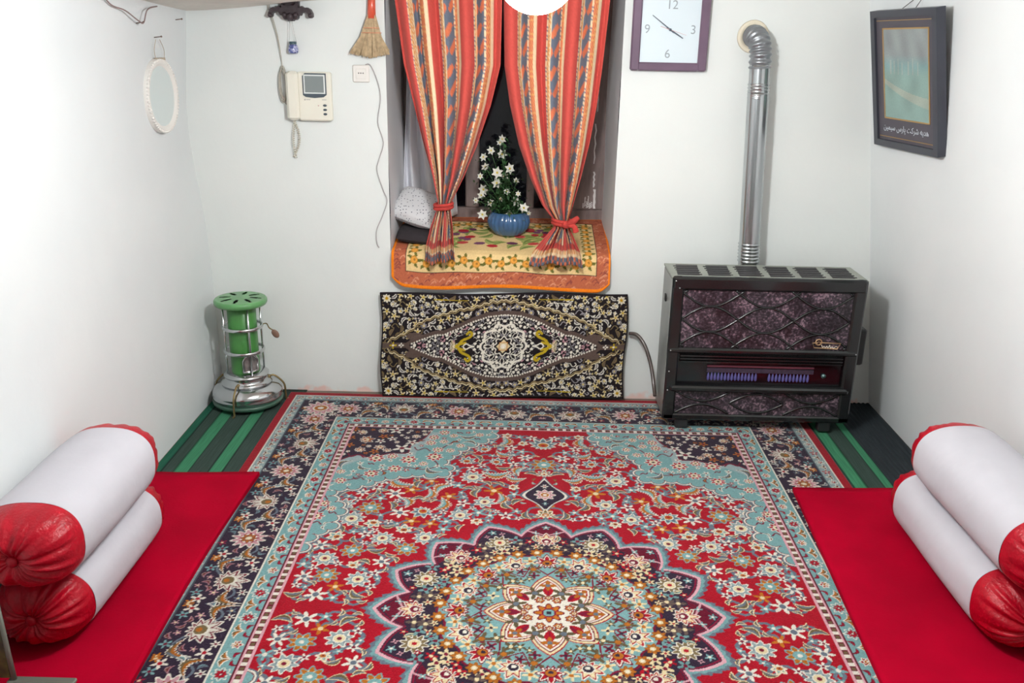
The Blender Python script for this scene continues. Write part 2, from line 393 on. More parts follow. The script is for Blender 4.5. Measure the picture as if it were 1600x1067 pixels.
    for k in range(4000):
        x,y = R_.uniform(.2,FX),R_.uniform(.3,FY); R = R_.choice((.042,.036,.030,.024)) if k<1500 else R_.choice((.015,.012))
        if not inspan(x,y) or not inspan(max(0,x-R),y) or not inspan(x,max(0,y-R)): continue
        if all(math.hypot(x-a,y-b) > (R+q)*.93+.002 for a,b,q in tq): tq.append((x,y,R))
    for x,y,R in tq:
        j,i = int(y/.003),int(x/.003); isn = c.c[j,i,0] < .06; k = R_.random(); rot = R_.uniform(0,6.28)
        if isn: 
            if k < .5: c.palm(x,y,R*1.2,rot,[C['white'],C['maroon'],C['orange'],C['cream'],C['red']],8)
            else: c.bloss(x,y,R,5,C['white'] if k<.75 else C['orange'],C['maroon'],rot)
        elif R > .02 and k < .72: c.rosette(x,y,R*.95,8,[C['white'],C['red'],C['pink'],C['cream'],C['navy']],rot)
        elif k < .45: c.bloss(x,y,R*1.1,5,C['white'] if k<.25 else C['red'],C['maroon'] if k<.25 else C['white'],rot)
        elif k < .85: c.leaf(x,y,R*2.8,R*.5,rot,.4,[C['maroon'],C['orange'],C['olive']] if k<.6 else [C['white'],C['slate'],C['olive']])
        else: c.curve([(x-R,y),(x-R*.3,y+R*.8),(x+R*.5,y+R*.2),(x+R,y+R)],.006,C['maroon'])
    # --- pendant above the medallion
    for s_,cl in ((1.28,C['slate']),(1.14,C['white']),(1.0,C['navy'])):
        P = [(0,.885+.11*(s_-1)),(.03*s_,.83),(.072*s_,.77),(.072*s_,.735),(.03*s_,.69),(0,.64-.11*(s_-1))]
        sp2 = [(p.x,p.y) for p in spline([(a,b,0) for a,b in P],6)]
        c.poly(sp2+[(-.05,.64),(-.05,.885)], cl)
    c.rosette(0,.76,.045,8,[C['white'],C['pink'],C['maroon'],C['orange'],C['white']]); c.bloss(0,.83,.016,5,C['white'],C['red']); c.bloss(0,.69,.014,5,C['turq'],C['white'])
    c.palm(0,.60,.05,PI/2,[C['white'],C['cream'],C['olive'],C['orange'],C['white']],9); c.palm(0,.93,.045,PI/2,[C['white'],C['turq'],C['orange'],C['cream'],C['red']],9)
    # --- medallion: sixteen pointed lobes
    p = (th/(2*PI/16)); a = np.abs(p-np.round(p))*2
    lob = .467+.088*(.30*(1-a**3)+.70*(1-a)**1.05)
    serr = .014*np.abs(((th*70/PI)%1)*2-1)
    c.c[r<lob+.022+serr] = C['slate']; c.c[r<lob+.010+serr*.6] = C['turq']*.9
    c.c[r<lob] = C['pink']*1.15; c.c[r<lob-.013] = C['navy']
    m = (r<lob-.017)&(r>lob-.024); c.c[m] = C['maroon']*1.2
    odd = (np.round(p).astype(int)%2 == 1)
    inner = (r<lob-.03)&(r>.45)&(~odd); c.c[inner] = C['maroon']*.75
    m = (np.abs(r-(.505-.05*(1-a)))<.004)&(r<lob-.012)&(~odd); c.c[m] = C['pink']
    for k in range(0,5):
        t = k*PI/8; ca,sa = math.cos(t),math.sin(t)
        def at(rad,dt=0): return rad*math.cos(t+dt),rad*math.sin(t+dt)
        if k%2 == 1:
            c.rosette(*at(.435),.047,10,[C['white'],C['olive']*1.4,C['brown'],C['cream'],C['red']],t); c.bloss(*at(.505),.017,5,C['turq'],C['white'],t)
            for d in (-.06,.06): c.bloss(*at(.487,d),.012,4,C['pink'],C['navy'],t)
        else:
            c.palm(*at(.415),.062,t,[C['white'],C['red'],C['cream'],C['maroon'],C['white']],9); c.bloss(*at(.512),.016,5,C['turq'],C['white'],t)
            for d in (-.08,.08): c.bloss(*at(.475,d),.014,4,C['turq'],C['white'],t)
    for k in range(0,17):
        t = (k+.5)*PI/16
        for rad,cl,ce,RR in ((.385,C['cream'],C['red'],.017),(.44,C['red'],C['white'],.013)):
            if k%2 == 0 or rad < .4: c.bloss(rad*math.cos(t),rad*math.sin(t),RR,5,cl,ce,t)
            else: c.leaf(rad*math.cos(t),rad*math.sin(t),.04,.008,t,.2,[C['cream'],C['olive'],C['turq']])
    hexr = .335+.012*np.cos(16*th); c.c[r<hexr+.008] = C['maroon']; c.c[r<hexr] = C['turq']
    for k in range(0,9):
        t = k*PI/16+PI/32; x,y = .345*math.cos(t),.345*math.sin(t)
        c.rosette(x,y,.026,7,[C['orange']*.8,C['orange'],C['olive'],C['cream'],C['white']],t)
    for k in range(0,5):
        t = k*PI/8
        c.palm(.275*math.cos(t),.275*math.sin(t),.062,t,[C['white'],C['red'],C['cream'],C['navy'],C['white']] if k%2 else [C['maroon'],C['white'],C['red'],C['orange'],C['navy']],9)
        t2 = t+PI/16
        c.bloss(.245*math.cos(t2),.245*math.sin(t2),.034,5,C['olive']*.8,C['orange'],t2); c.bloss(.295*math.cos(t2),.295*math.sin(t2),.026,5,C['cream'],C['orange'],t2)
        for d in (-.10,.10): c.curve([(.21*math.cos(t),.21*math.sin(t)),(.235*math.cos(t+d),.235*math.sin(t+d)),(.262*math.cos(t+d*1.6),.262*math.sin(t+d*1.6))],.005,C['maroon'])
    q = th/(2*PI/8); a8 = np.abs(q-np.round(q))*2; star = .13+.062*(1-a8)**.9
    c.c[r<star+.016] = C['red']; c.c[r<star+.010] = C['cream']; c.c[r<star] = C['maroon']; c.c[r<star-.006] = C['white']; c.c[(r<star-.014)&(r>star-.019)] = C['red']
    for k in range(0,5):
        t = k*PI/4
        if k <= 2:
            c.bloss(.145*math.cos(t),.145*math.sin(t),.022,4,C['orange']*.9,C['slate'],t); 
            c.leaf(.118*math.cos(t),.118*math.sin(t),.06,.016,t,0,[C['red'],C['maroon'],C['red']]); c.bloss(.148*math.cos(t),.148*math.sin(t),.028,4,C['orange']*.9,C['slate'],t)
        t2 = t/1+PI/8
        if t2 < PI/2: c.bloss(.112*math.cos(t2),.112*math.sin(t2),.036,5,C['olive']*.75,C['slate'],t2)
        if t2 < PI/2: c.rosette(.072*math.cos(t2),.072*math.sin(t2),.019,6,[C['maroon'],C['orange']*1.2,C['orange'],C['cream'],C['maroon']],t2)
    for t in (0,PI/2): c.rosette(.08*math.cos(t),.08*math.sin(t),.017,6,[C['maroon'],C['orange']*1.2,C['orange'],C['cream'],C['maroon']],t)
    c.rosette(0,0,.05,8,[C['maroon'],C['orange']*1.1,C['red'],C['turq'],C['navy']])
    # scatter of small blossoms over the medallion's rings
    md = []
    for k in range(9000):
        a_ = R_.uniform(0,PI/2); q_ = R_.uniform(.19,.54); R = R_.choice((.022,.018,.015)) if k<4000 else .012; x,y = q_*math.cos(a_),q_*math.sin(a_)
        if x < R or y < R: continue
        if q_ > .46: continue
        j,i = int(y/.003),int(x/.003); w_ = c.c[max(0,j-3):j+4,max(0,i-3):i+4].reshape(-1,3)
        if np.abs(w_-w_[0]).max() > .02: continue
        rot = R_.uniform(0,6); isn = w_[0,0] < .06; k_ = R_.random()
        if isn: c.bloss(x,y,R*1.2,R_.choice((4,5)),C['cream'] if k_<.3 else C['turq']*.8 if k_<.5 else C['red'] if k_<.7 else C['brown']*1.3,C['maroon'] if k_<.5 else C['cream'],rot)
        else: c.bloss(x,y,R*1.15,R_.choice((4,5)),C['olive']*.7 if k_<.4 else C['orange'] if k_<.6 else C['maroon'] if k_<.8 else C['cream'],C['cream'] if k_<.5 else C['navy'],rot)
    # --- borders: distance in from the outer edge
    d = np.minimum(1.25-X, 1.75-Y)
    c.c[d<.393] = np.where((d<.393)[...,None], C['pink']*1.1, c.c)[d<.393]
    horiz = (1.75-Y) < (1.25-X)          # which side of the mitre
    al = np.where(horiz, X, Y)
    ph = (al/.036)%1
    m = (d<.386)&(d>.366); c.c[m] = C['white']; m2 = m&(ph<.55); c.c[m2] = C['maroon']*.8; m3 = m&(ph>.12)&(ph<.42)&(d<.382)&(d>.370); c.c[m3] = C['olive']
    c.c[(d<.362)&(d>.288)] = C['turq']; c.c[(d<.360)&(d>.355)] = C['maroon']*.7; c.c[(d<.292)&(d>.285)] = C['white']
    c.c[d<.287] = C['navy']; c.c[(d<.097)] = C['grey']; c.c[(d<.096)&(d>.090)] = C['slate']*.5; c.c[(d<.042)&(d>.036)] = C['white']; c.c[d<.035] = C['red']
    def along(fn, dist):                  # run a stamper along both legs of a border
        for k in range(400):
            pass
    def leg(dist, step, fn, off=.5):
        n = int((1.25-dist)/step+.5); st = (1.25-dist)/n
        for k in range(n): fn((k+off)*st, 1.75-dist, PI/2, k)
        n = int((1.75-dist)/step+.5); st = (1.75-dist)/n
        for k in range(n): fn(1.25-dist, (k+off)*st, 0, k)
    # inner turquoise guard
    def g1(x,y,nrm,k):
        tx,ty = (1,0) if nrm else (0,1); nx_,ny_ = (0,1) if nrm else (1,0)
        if k%2 == 0:
            c.rosette(x,y,.030,8,[C['white'],C['turq']*1.1,C['turq'],C['red'],C['white']]); c.rosette(x,y,.019,8,[C['red'],C['red'],C['white'],C['maroon'],C['white']])
        else:
            c.palm(x,y,.028,nrm+PI,[C['white'],C['red'],C['maroon'],C['orange'],C['white']],7)
        for s_ in (-1,1):
            c.leaf(x+tx*.052*s_+nx_*.012,y+ty*.052*s_+ny_*.012,.045,.010,nrm+PI/2+.5*s_,.4,[C['white'],C['orange'],C['olive']])
            c.leaf(x+tx*.045*s_-nx_*.018,y+ty*.045*s_-ny_*.018,.035,.006,nrm+PI/2-.6*s_,.4,[C['maroon'],C['red'],C['maroon']])
    leg(.324,.128,g1)
    def g0(x,y,nrm,k):
        tx,ty = (1,0) if nrm else (0,1)
        if k%2 == 0: c.rosette(x,y,.022,8,[C['white'],C['turq'],C['slate'],C['red'],C['white']])
        else: c.bloss(x,y,.019,5,C['red'],C['white'],.3)
        for s_ in (-1,1): c.leaf(x+tx*.037*s_,y+ty*.037*s_,.034,.008,nrm+PI/2+.7*s_,.5,[C['white'],C['olive'],C['maroon']])
    leg(.066,.09,g0)
    # main navy border
    def gm(x,y,nrm,k):
        tx,ty = (1,0) if nrm else (0,1); nx_,ny_ = (0,1) if nrm else (1,0); R2 = random.Random(int(x*1000)*7+int(y*1000)+k)
        def o(a,b): return x+tx*a+nx_*b, y+ty*a+ny_*b
        c.curve([o(-.15,.05),o(-.08,-.05),o(0,.0),o(.08,.05),o(.15,-.05)],.008,C['slate'],6)
        if k%2 == 0:
            c.palm(*o(0,0),.085,nrm if (k//2)%2 else nrm+PI,[C['white'],C['maroon'],C['white']*.85,C['olive']*1.2,C['orange']],11)
        else:
            c.rosette(*o(0,0),.066,12,[C['white'],C['pink']*.9,C['red'],C['cream'],C['maroon']],.2); c.rosette(*o(0,0),.032,8,[C['maroon'],C['orange'],C['olive'],C['cream'],C['white']])
        for s_ in (-1,1):
            c.leaf(*o(.10*s_,.03*s_),.10,.016,nrm+PI/2+.5*s_,.55,[C['white'],C['orange']*.9,C['olive']],.2)
            c.bloss(*o(.105*s_,-.055*s_),.026,5,C['white'],C['red'],.4); c.bloss(*o(.07*s_,.072),.021,5,C['turq'],C['maroon'],.1)
            c.bloss(*o(.125*s_,.075),.018,5,C['orange']*1.1,C['cream'],.7); c.bloss(*o(.065*s_,-.075),.018,6,C['white'],C['maroon'],.9)
            c.leaf(*o(.128*s_,0),.035,.009,nrm+.5*s_,.3,[C['white'],C['slate'],C['turq']])
    leg(.192,.245,gm,.5)
    for (x,y,RR) in ((1.25-.192,1.75-.192,.085),): c.rosette(x,y,RR,12,[C['white'],C['pink'],C['red'],C['orange'],C['white']],.1)
    for k in range(9000):                 # fill the navy border
        x,y = R_.uniform(0,1.2),R_.uniform(0,1.7); dd = min(1.25-x,1.75-y)
        if not .105 < dd < .28: continue
        j,i = int(y/.003),int(x/.003); w_ = c.c[max(0,j-4):j+5,max(0,i-4):i+5].reshape(-1,3)
        if np.abs(w_-C['navy']).max() > .02: continue
        k_ = R_.random(); rot = R_.uniform(0,6)
        if k_ < .45: c.bloss(x,y,R_.choice((.013,.017)),5,C['pink']*.8 if k_<.2 else C['slate'] if k_<.35 else C['maroon']*1.6,C['cream'],rot)
        else: c.leaf(x,y,.036,.0075,rot,.4,R_.choice(([C['pink']*.7,C['maroon'],C['olive']],[C['slate'],C['slate']*.7,C['turq']*.8],[C['white']*.8,C['slate'],C['slate']])))
    # mend the edge strips the stampers may have crossed
    c.c[d<.034] = C['red']*.9
    c.c *= .66
    return c
RUGM = mat('wool_pile', rough=.95, attr='weave', bump=.35, bscale=260, spec=.1, sheen=.15)
cv = paint_rug(); qx,qy,qc = cv.xs,cv.ys,cv.c
xs = np.concatenate([-qx[::-1],qx[1:]]); cc = np.concatenate([qc[:,::-1],qc[:,1:]],1)
near = np.concatenate([np.arange(1,230),np.arange(230,len(qy)-1,4),[len(qy)-1]])
ys = np.concatenate([-qy[near][::-1],qy]); cc = np.concatenate([cc[near][::-1],cc],0)
rug = grid_obj('persian_rug', xs, ys-1.81, cc, lambda X,Y: (X,Y,.013+.0012*np.sin(X*6+Y*3)*np.sin(Y*5)), RUGM, thick=(0,0,-.006), jitter=.16)
setp(rug,'large red Persian rug with round medallion and dark navy floral border','rug')

# ---- red mats under the bolsters
VEL = mat('crimson_velvet', (166,0,36), rough=.9, var=.2, vscale=4, bump=.12, bscale=120, spec=.06)
def red_mat(label, edge, y0, y1, side):
    # edge(y) = inner x, wall side at side*1.60
    def top(u,v):
        y = y0+(y1-y0)*v; xi = edge(y); xo = side*1.595
        x = xi+(xo-xi)*u; yy = y+.012*math.sin(5*x)*(1-v)
        return (x, yy, .031+.003*math.sin(9*x+4*y)*math.sin(7*y)+.004*math.exp(-((y+1.72+.25*(x+1.3))/.03)**2)*(1 if side<0 else 0))
    M = MB(); nu,nv = 26,60; M.grid(top, nu, nv, flip=side>0)
    rim = [j*nu for j in range(nv)]+[(nv-1)*nu+i for i in range(1,nu)]+[j*nu+nu-1 for j in range(nv-2,-1,-1)]+[i for i in range(nu-2,0,-1)]
    k = len(M.v); M.v += [(M.v[i][0],M.v[i][1],.0155) for i in rim]; n = len(rim)
    for a in range(n):
        b = (a+1)%n; q = (rim[a],rim[b],k+b,k+a); M.f.append(q if side<0 else q[::-1]); M.sm.append(False)
    M.f.append(tuple(range(k,k+n))); M.sm.append(False)
    o = M.build('red_mat', VEL); return setp(o,label,'mat','red velvet seating mats')
red_mat('plain crimson velvet mat on the kerosene stove side of the rug', lambda y: -1.155-.012*math.sin(y*3), -.958, -3.3, -1)
red_mat('plain crimson velvet mat on the gas heater side of the rug', lambda y: interp(y,[-3.3,-2.1,-.95],[.86,.925,.992]), -.958, -3.3, 1)
# ================================================================ bolsters
WHT = mat('white_cotton', (192,190,197), rough=.85, bump=.12, bscale=25, var=.03, vscale=12, spec=.2)
SAT = mat('red_satin', (176,0,30), rough=.36, var=.22, vscale=20, bump=.3, bscale=110, spec=.35)
def bolster(label, cx, cz, rx, rz, ys, seed):
    """ys = far tip, far seam, near seam, near tip along -Y"""
    yf,y1,y2,yn = ys; o = empty('bolster', (cx,(yf+yn)/2,cz-rz), label, 'bolster', 'white bolsters with red ends'); R_ = random.Random(seed); ph = [R_.uniform(0,6) for _ in range(8)]
    def sec(a, k, y):
        wob = 1+.012*math.sin(3*a+ph[0])+.010*math.sin(2*a+y*9+ph[1])
        ex = .82; ca,sa = math.cos(a),math.sin(a)
        return (cx+rx*k*wob*math.copysign(abs(ca)**ex,ca), cz+rz*k*wob*math.copysign(abs(sa)**ex,sa))
    def sleeve(u,v):
        a = 2*PI*u; y = y1+(y2-y1)*v
        e = min(v,1-v); k = 1.0-.02*math.exp(-e/.04)+.006*math.sin(9*v+2*a+ph[2])*math.sin(3*a+ph[3])+.006*math.exp(-((a-5.3)/.4)**2)*math.sin(60*v)
        x,z = sec(a,k,y); return (x, y+.006*math.sin(2*a+ph[4]), z)
    MB().grid(sleeve, 72, 40, closeu=True, flip=False).build('white_cover', WHT, o)
    for (ys_,yt) in ((y1,yf),(y2,yn)):
        d = yt-ys_
        def cap(u,v):
            a = 2*PI*u; f = v*PI/2; rr = .975*math.cos(f*.985)**.75
            pl = .6*(.030*math.sin(17*a+ph[5]+2.6*math.sin(2*a+ph[7])+1.4*math.sin(5*a))+.022*math.sin(29*a+ph[6]+2*math.sin(3*a)))*max(0,math.sin(min(1,v**1.5*1.1)*PI))**.9+.03*math.sin(5*a+ph[6])*v*(1-v)
            k = rr*(1+pl); dip = -.018*math.exp(-((1-v)/.10)**2)
            x,z = sec(a,k,ys_); y = ys_+d*math.sin(f)+(dip if d>0 else -dip)+.006*math.sin(2*a+ph[4])*(1-v)
            y += (1 if d>0 else -1)*.008*math.sin(17*a+ph[5]+2.6*math.sin(2*a+ph[7])+1.4*math.sin(5*a))*v*v*(1-v)*4
            return (x,y,z)
        cp = MB().grid(cap, 132, 22, closeu=True, flip=d>0).build('end_cap', SAT, o)
        cyt = ys_+d-(.014 if d>0 else -.014)
        MB().ball((cx,cyt,cz),.016,12,8,(1,.6,1)).build('gather_button', SAT, cp)
    return o
bolster('white bolster with red gathered ends, lower of the pair on the stove-side mat', -1.458,.148,.137,.114,(-1.40,-1.50,-2.0,-2.115),1)
bolster('white bolster with red gathered ends, upper of the pair on the stove-side mat', -1.435,.384,.150,.116,(-1.46,-1.57,-2.06,-2.185),2)
bolster('white bolster with red gathered ends, lower of the pair on the heater-side mat', 1.395,.145,.142,.112,(-1.16,-1.27,-1.87,-2.02),3)
bolster('white bolster with red gathered ends, upper of the pair on the heater-side mat', 1.400,.382,.152,.118,(-1.28,-1.38,-1.98,-2.12),4)

# ================================================================ kerosene stove
sx,sy,sz = -1.42,-.195,.008
st = empty('kerosene_stove',(sx,sy,sz),'green and chrome kerosene stove with slotted round top','stove')
CH = mat('worn_chrome',(206,208,210),rough=.16,metal=1.,var=.12,vscale=14,bump=.05,bscale=30)
GRN = mat('green_enamel',(64,134,58),rough=.35,var=.25,vscale=12,coat=.4); GRT = mat('pale_green_enamel',(96,158,96),rough=.35,var=.2,vscale=18,coat=.4)
BRS = mat('dull_brass_wire',(140,122,84),rough=.4,metal=.8)
T0 = Matrix.Translation((sx,sy,sz))
MB().lathe([(0,.012),(.15,.012),(.163,.018),(.166,.030),(.160,.036),(0,.036)],48,T0).build('base_rim', mat('dark_green_rim',(58,92,76),rough=.4,coat=.3), st)
MB().lathe([(.0,.036),(.152,.036),(.161,.044),(.164,.054),(.160,.060),(.163,.066),(.161,.078),(.148,.095),(.125,.108),(.112,.112),(.108,.112)],56,T0).build('fuel_tank', CH, st)
MB().lathe([(.108,.110),(.119,.114),(.121,.120),(.110,.127),(.104,.130),(.102,.150),(.105,.153),(.105,.158),(.098,.164),(.088,.170),(.062,.172)],48,T0).build('burner_collar', CH, st)
MB().lathe([(.066,.168),(.066,.50),(.060,.505)],48,T0).build('chimney', GRN, st)
for k in range(4):
    a = math.radians(35+90*k); x,y = sx+.088*math.cos(a),sy+.088*math.sin(a)
    MB().tube([(x,y,sz+.16),(x,y,sz+.508)],.0045,8).build('cage_rod', CH, st)
for z in (.275,.392):
    MB().lathe([(.090+.006*math.cos(t),z+.009*math.sin(t)) for t in [2*PI*i/8 for i in range(8)]],40,T0,close=True).build('cage_ring', CH, st)
# slotted top plate
M = MB(); nA = 96; rings = [.006,.03,.045,.062,.08,.098,.110]
def slot(a,r):  # eight radial slots
    d = (a/(2*PI/8)+.5)%1-.5; return abs(d)*2*PI/8*r < .0085 and .042 < r < .10
vs = []; fs = []
for i in range(nA):
    a = 2*PI*i/nA
    for r in rings: vs.append((r*math.cos(a),r*math.sin(a),.532-.004*(r/.11)**2))
nr_ = len(rings)
for i in range(nA):
    j = (i+1)%nA
    for k in range(nr_-1):
        if slot(2*PI*(i+.5)/nA,(rings[k]+rings[k+1])/2): continue
        fs.append((i*nr_+k,i*nr_+k+1,j*nr_+k+1,j*nr_+k))
M.add(vs,fs,True,T0)
M.lathe([(.0,.532),(.006,.532)],12,T0)
M.lathe([(.100,.498),(.116,.500),(.121,.508),(.121,.520),(.116,.527),(.110,.528)],56,T0)
M.lathe([(.100,.498),(.06,.503)],40,T0)
tp = M.build('top_plate', GRT, st)
MB().lathe([(0,.506),(.1,.506)],32,T0).build('inner_plate', mat('dark_green_plate',(34,46,38),rough=.8), tp)  # plain dark green-grey disc beneath the slots
# mica window facing the room
ang = math.radians(-52)
def cyl(a,z,r): return (sx+r*math.cos(a),sy+r*math.sin(a),sz+z)
def archp(w_,h0,h1,n=14):
    P = [(-w_,h0),(w_,h0)]+[(w_*math.cos(PI*i/n), h1-w_*.06+w_*.055*math.sin(PI*i/n)) for i in range(n+1)]
    return P
M = MB()
M.grid(lambda u,v: cyl(ang+(-.48+.96*u), .188+(.076-.030*(2*u-1)**2)*v, .072), 16, 6)
mw = M.build('mica_window', mat('mica',(150,142,140),rough=.25,metal=.4,var=.5,vscale=30), st)
P = [cyl(ang-.50,.184,.073)]+[cyl(ang-.50+i*.1,.184,.073) for i in range(11)]+[cyl(ang+.50-i*.1,.238+.032*(1-((.5-i*.1)/.5)**2),.073) for i in range(11)]
MB().tube(P,.0055,8,closed=True).build('window_frame', CH, mw)
# raising handle with a wooden knob
hd = MB().tube(spline([cyl(.25,.395,.09),cyl(.15,.40,.11),(sx+.128,sy-.01,sz+.388),(sx+.148,sy-.015,sz+.378)],6),.003,6).build('handle', BRS, st)
MB().ball((0,0,0),.02,12,8,(.8,.35,1.15),Matrix.Translation((sx+.158,sy-.018,sz+.362))@Matrix.Rotation(-.6,4,'Y')).build('knob', mat('brown_knob',(120,92,78),rough=.5), hd)
for k,a in enumerate((math.radians(-95),math.radians(18),math.radians(165))):
    P = [cyl(a,.128,.104),cyl(a,.132,.125),cyl(a,.112,.150),cyl(a,.08,.172),cyl(a,.03,.176),cyl(a,.004,.178),cyl(a,.0035,.190)]
    MB().tube(spline(P,5),.0048,8).build('leg', BRS, st)
    MB().ball(cyl(a,.128,.104),.009,10,6).build('leg_screw', BRS, st)

# ================================================================ gas heater
hx0,hx1,hy0,hy1,hz0,hz1 = .548,1.395,-.40,-.145,.062,.738
ht = empty('gas_heater',((hx0+hx1)/2,-.27,.0135),'black gas wall heater with mottled lattice front and low blue flames','heater')
BLK = mat('black_enamel',(26,28,29),rough=.22,var=.2,vscale=9,coat=.35); GRY = mat('grey_top_metal',(150,154,144),rough=.45,metal=.1,var=.15,vscale=10)
DRK = mat('dark_grille',(40,38,40),rough=.6,bump=.4,bscale=200)
MB().box(hx0,hx1,hy0+.03,hy1,hz0,hz1-.012,bev=.006).build('body', BLK, ht)
MB().box(hx0-.001,hx0+.004,hy0+.03,hy1+.001,hz0+.01,hz1-.02).build('side_panel', mat('grey_side',(120,122,118),rough=.3,metal=.4,var=.2,vscale=5), ht)
# top: a frame with six slanted dark grilles
M = MB(); M.box(hx0-.004,hx1+.004,hy0+.012,hy1+.004,hz1-.012,hz1-.004); tg = M.build('top_plate', GRY, ht)
for k in range(6):
    x0 = hx0+.035+k*.136; w_ = .098; sl = .010
    MB().add([(x0-sl,hy0+.05,hz1-.0035),(x0+w_-sl,hy0+.05,hz1-.0035),(x0+w_+sl,hy1-.018,hz1-.0035),(x0+sl,hy1-.018,hz1-.0035),(x0-sl,hy0+.05,hz1-.006),(x0+w_-sl,hy0+.05,hz1-.006),(x0+w_+sl,hy1-.018,hz1-.006),(x0+sl,hy1-.018,hz1-.006)],[(0,1,2,3),(7,6,5,4),(0,4,5,1),(1,5,6,2),(2,6,7,3),(3,7,4,0)]).build('grille', DRK, tg)
    M = MB()
    for q in range(5): 
        yy = hy0+.06+q*.036; M.box(x0-sl*.6,x0+w_+sl*.2,yy,yy+.008,hz1-.004,hz1-.0015)
    M.build('louver', mat('louver_dark',(70,66,70),rough=.4,metal=.5), tg)
# front frame
M = MB()
M.box(hx0-.002,hx0+.052,hy0,hy0+.03,hz0,hz1,bev=.008); M.box(hx1-.052,hx1+.002,hy0,hy0+.03,hz0,hz1,bev=.008)
M.box(hx0,hx1,hy0-.004,hy0+.03,hz1-.06,hz1,bev=.01); M.box(hx0,hx1,hy0-.004,hy0+.03,.386,.412,bev=.008); M.box(hx0+.02,hx1-.02,hy0-.012,hy0+.03,.205,.232,bev=.008); M.box(hx0,hx1,hy0,hy0+.03,hz0,.092,bev=.006)
M.build('front_frame', BLK, ht)
def mottle():
    m = mat('mottled_glass',(60,44,62),rough=.3,coat=.25); nt = m.node_tree; N = nt.nodes.new; L = nt.links.new; b = nt.nodes['Principled BSDF']
    co = N('ShaderNodeTexCoord'); n = N('ShaderNodeTexNoise'); n.inputs['Scale'].default_value = 105; n.inputs['Detail'].default_value = 8; L(co.outputs['Object'],n.inputs['Vector'])
    n3 = N('ShaderNodeTexNoise'); n3.inputs['Scale'].default_value = 12; n3.inputs['Detail'].default_value = 3; L(co.outputs['Object'],n3.inputs['Vector'])
    ad = N('ShaderNodeMath'); ad.operation = 'MULTIPLY_ADD'; ad.inputs[1].default_value = .6; L(n3.outputs['Fac'],ad.inputs[0]); L(n.outputs['Fac'],ad.inputs[2])
    cr = N('ShaderNodeValToRGB'); e = cr.color_ramp.elements; e[0].position = .66; e[0].color = (*lin((22,18,22)),1); e[1].position = .98; e[1].color = (*lin((140,118,128)),1)
    q = e.new(.80); q.color = (*lin((54,46,54)),1); q = e.new(.89); q.color = (*lin((80,66,76)),1)
    L(ad.outputs[0],cr.inputs['Fac']); L(cr.outputs['Color'],b.inputs['Base Color']); return m
MOT = mottle()
def lattice(x0,x1,z0,z1,curves):
    M = MB()
    for P in curves:
        run = []
        for (x,z) in P+[(None,None)]:
            if x is not None and x0 <= x <= x1 and z0 <= z <= z1: run.append((x,hy0+.010,z))
            else:
                if len(run) > 2: M.tube(run,.0055,6)
                run = []
    return M
# upper panel
ux0,ux1,uz0,uz1 = .600,1.343,.412,.678; p_ = .247; H_ = .118; zc = .545
up = MB().box(ux0,ux1,hy0+.012,hy0+.02,uz0,uz1).build('upper_panel', MOT, ht)
cs = []
for k in (-1,0,1):
    for s_ in (-1,1): cs.append([(ux0+.0+i*.006, zc+k*H_+s_*H_/2*abs(math.sin(PI*(i*.006)/p_))) for i in range(125)])
lattice(ux0,ux1,uz0,uz1,cs).build('lattice_rib', BLK, up)
# lower panel
lx0,lx1,lz0,lz1 = .600,1.343,.092,.205
lp = MB().box(lx0,lx1,hy0+.012,hy0+.02,lz0,lz1).build('lower_panel', MOT, ht)
zc2 = .148; cs = []
for s_ in (-1,1):
    cs.append([(lx0+p_+i*.006, zc2+s_*.046*math.sin(PI*(i*.006)/p_)) for i in range(42)])
    for c0 in (0,2): cs.append([(lx0+c0*p_+i*.006, zc2+s_*(.054-.046*math.sin(PI*(i*.006)/p_))) for i in range(42)])
lattice(lx0,lx1,lz0,lz1,cs).build('lattice_rib', BLK, lp)
# burner window, flames, igniter
bw = MB().box(hx0+.052,hx1-.052,hy0+.026,hy0+.031,.232,.386).build('burner_window', mat('burner_dark',(16,14,18),rough=.15,coat=.5), ht)
for z in (.372,.358,.344): MB().box(hx0+.06,hx1-.06,hy0+.008,hy0+.024,z-.004,z+.003).build('louver', BLK, bw)
MB().box(.735,1.215,hy0+.018,hy0+.025,.318,.326).build('burner_bar', mat('burner_red',(96,44,56),rough=.5), bw)
MB().box(.735,1.215,hy0+.020,hy0+.025,.292,.312).build('burner_mesh', mat('burner_mesh',(66,52,70),rough=.5,var=.4,vscale=80), bw)
FL = mat('blue_flame',(70,64,110),emit=(116,110,186),es=.18)
for (a,b,n) in ((.735,.965,15),(1.01,1.20,12)):
    for i in range(n):
        x = a+(b-a)*(i+.5)/n
        MB().lathe([(.0005,.252),(.0055,.258),(.006,.270),(.004,.283),(.0005,.292)],8,Matrix.Translation((x,hy0+.021,0))).build('flame', FL, bw)
MB().lathe([(0,-.006),(.010,-.006),(.011,0),(0,.004)],14,Matrix.Translation((1.262,hy0+.018,.285))@Matrix.Rotation(PI/2,4,'X')).build('igniter_button', mat('igniter_teal',(110,140,140),rough=.3,metal=.6), bw)
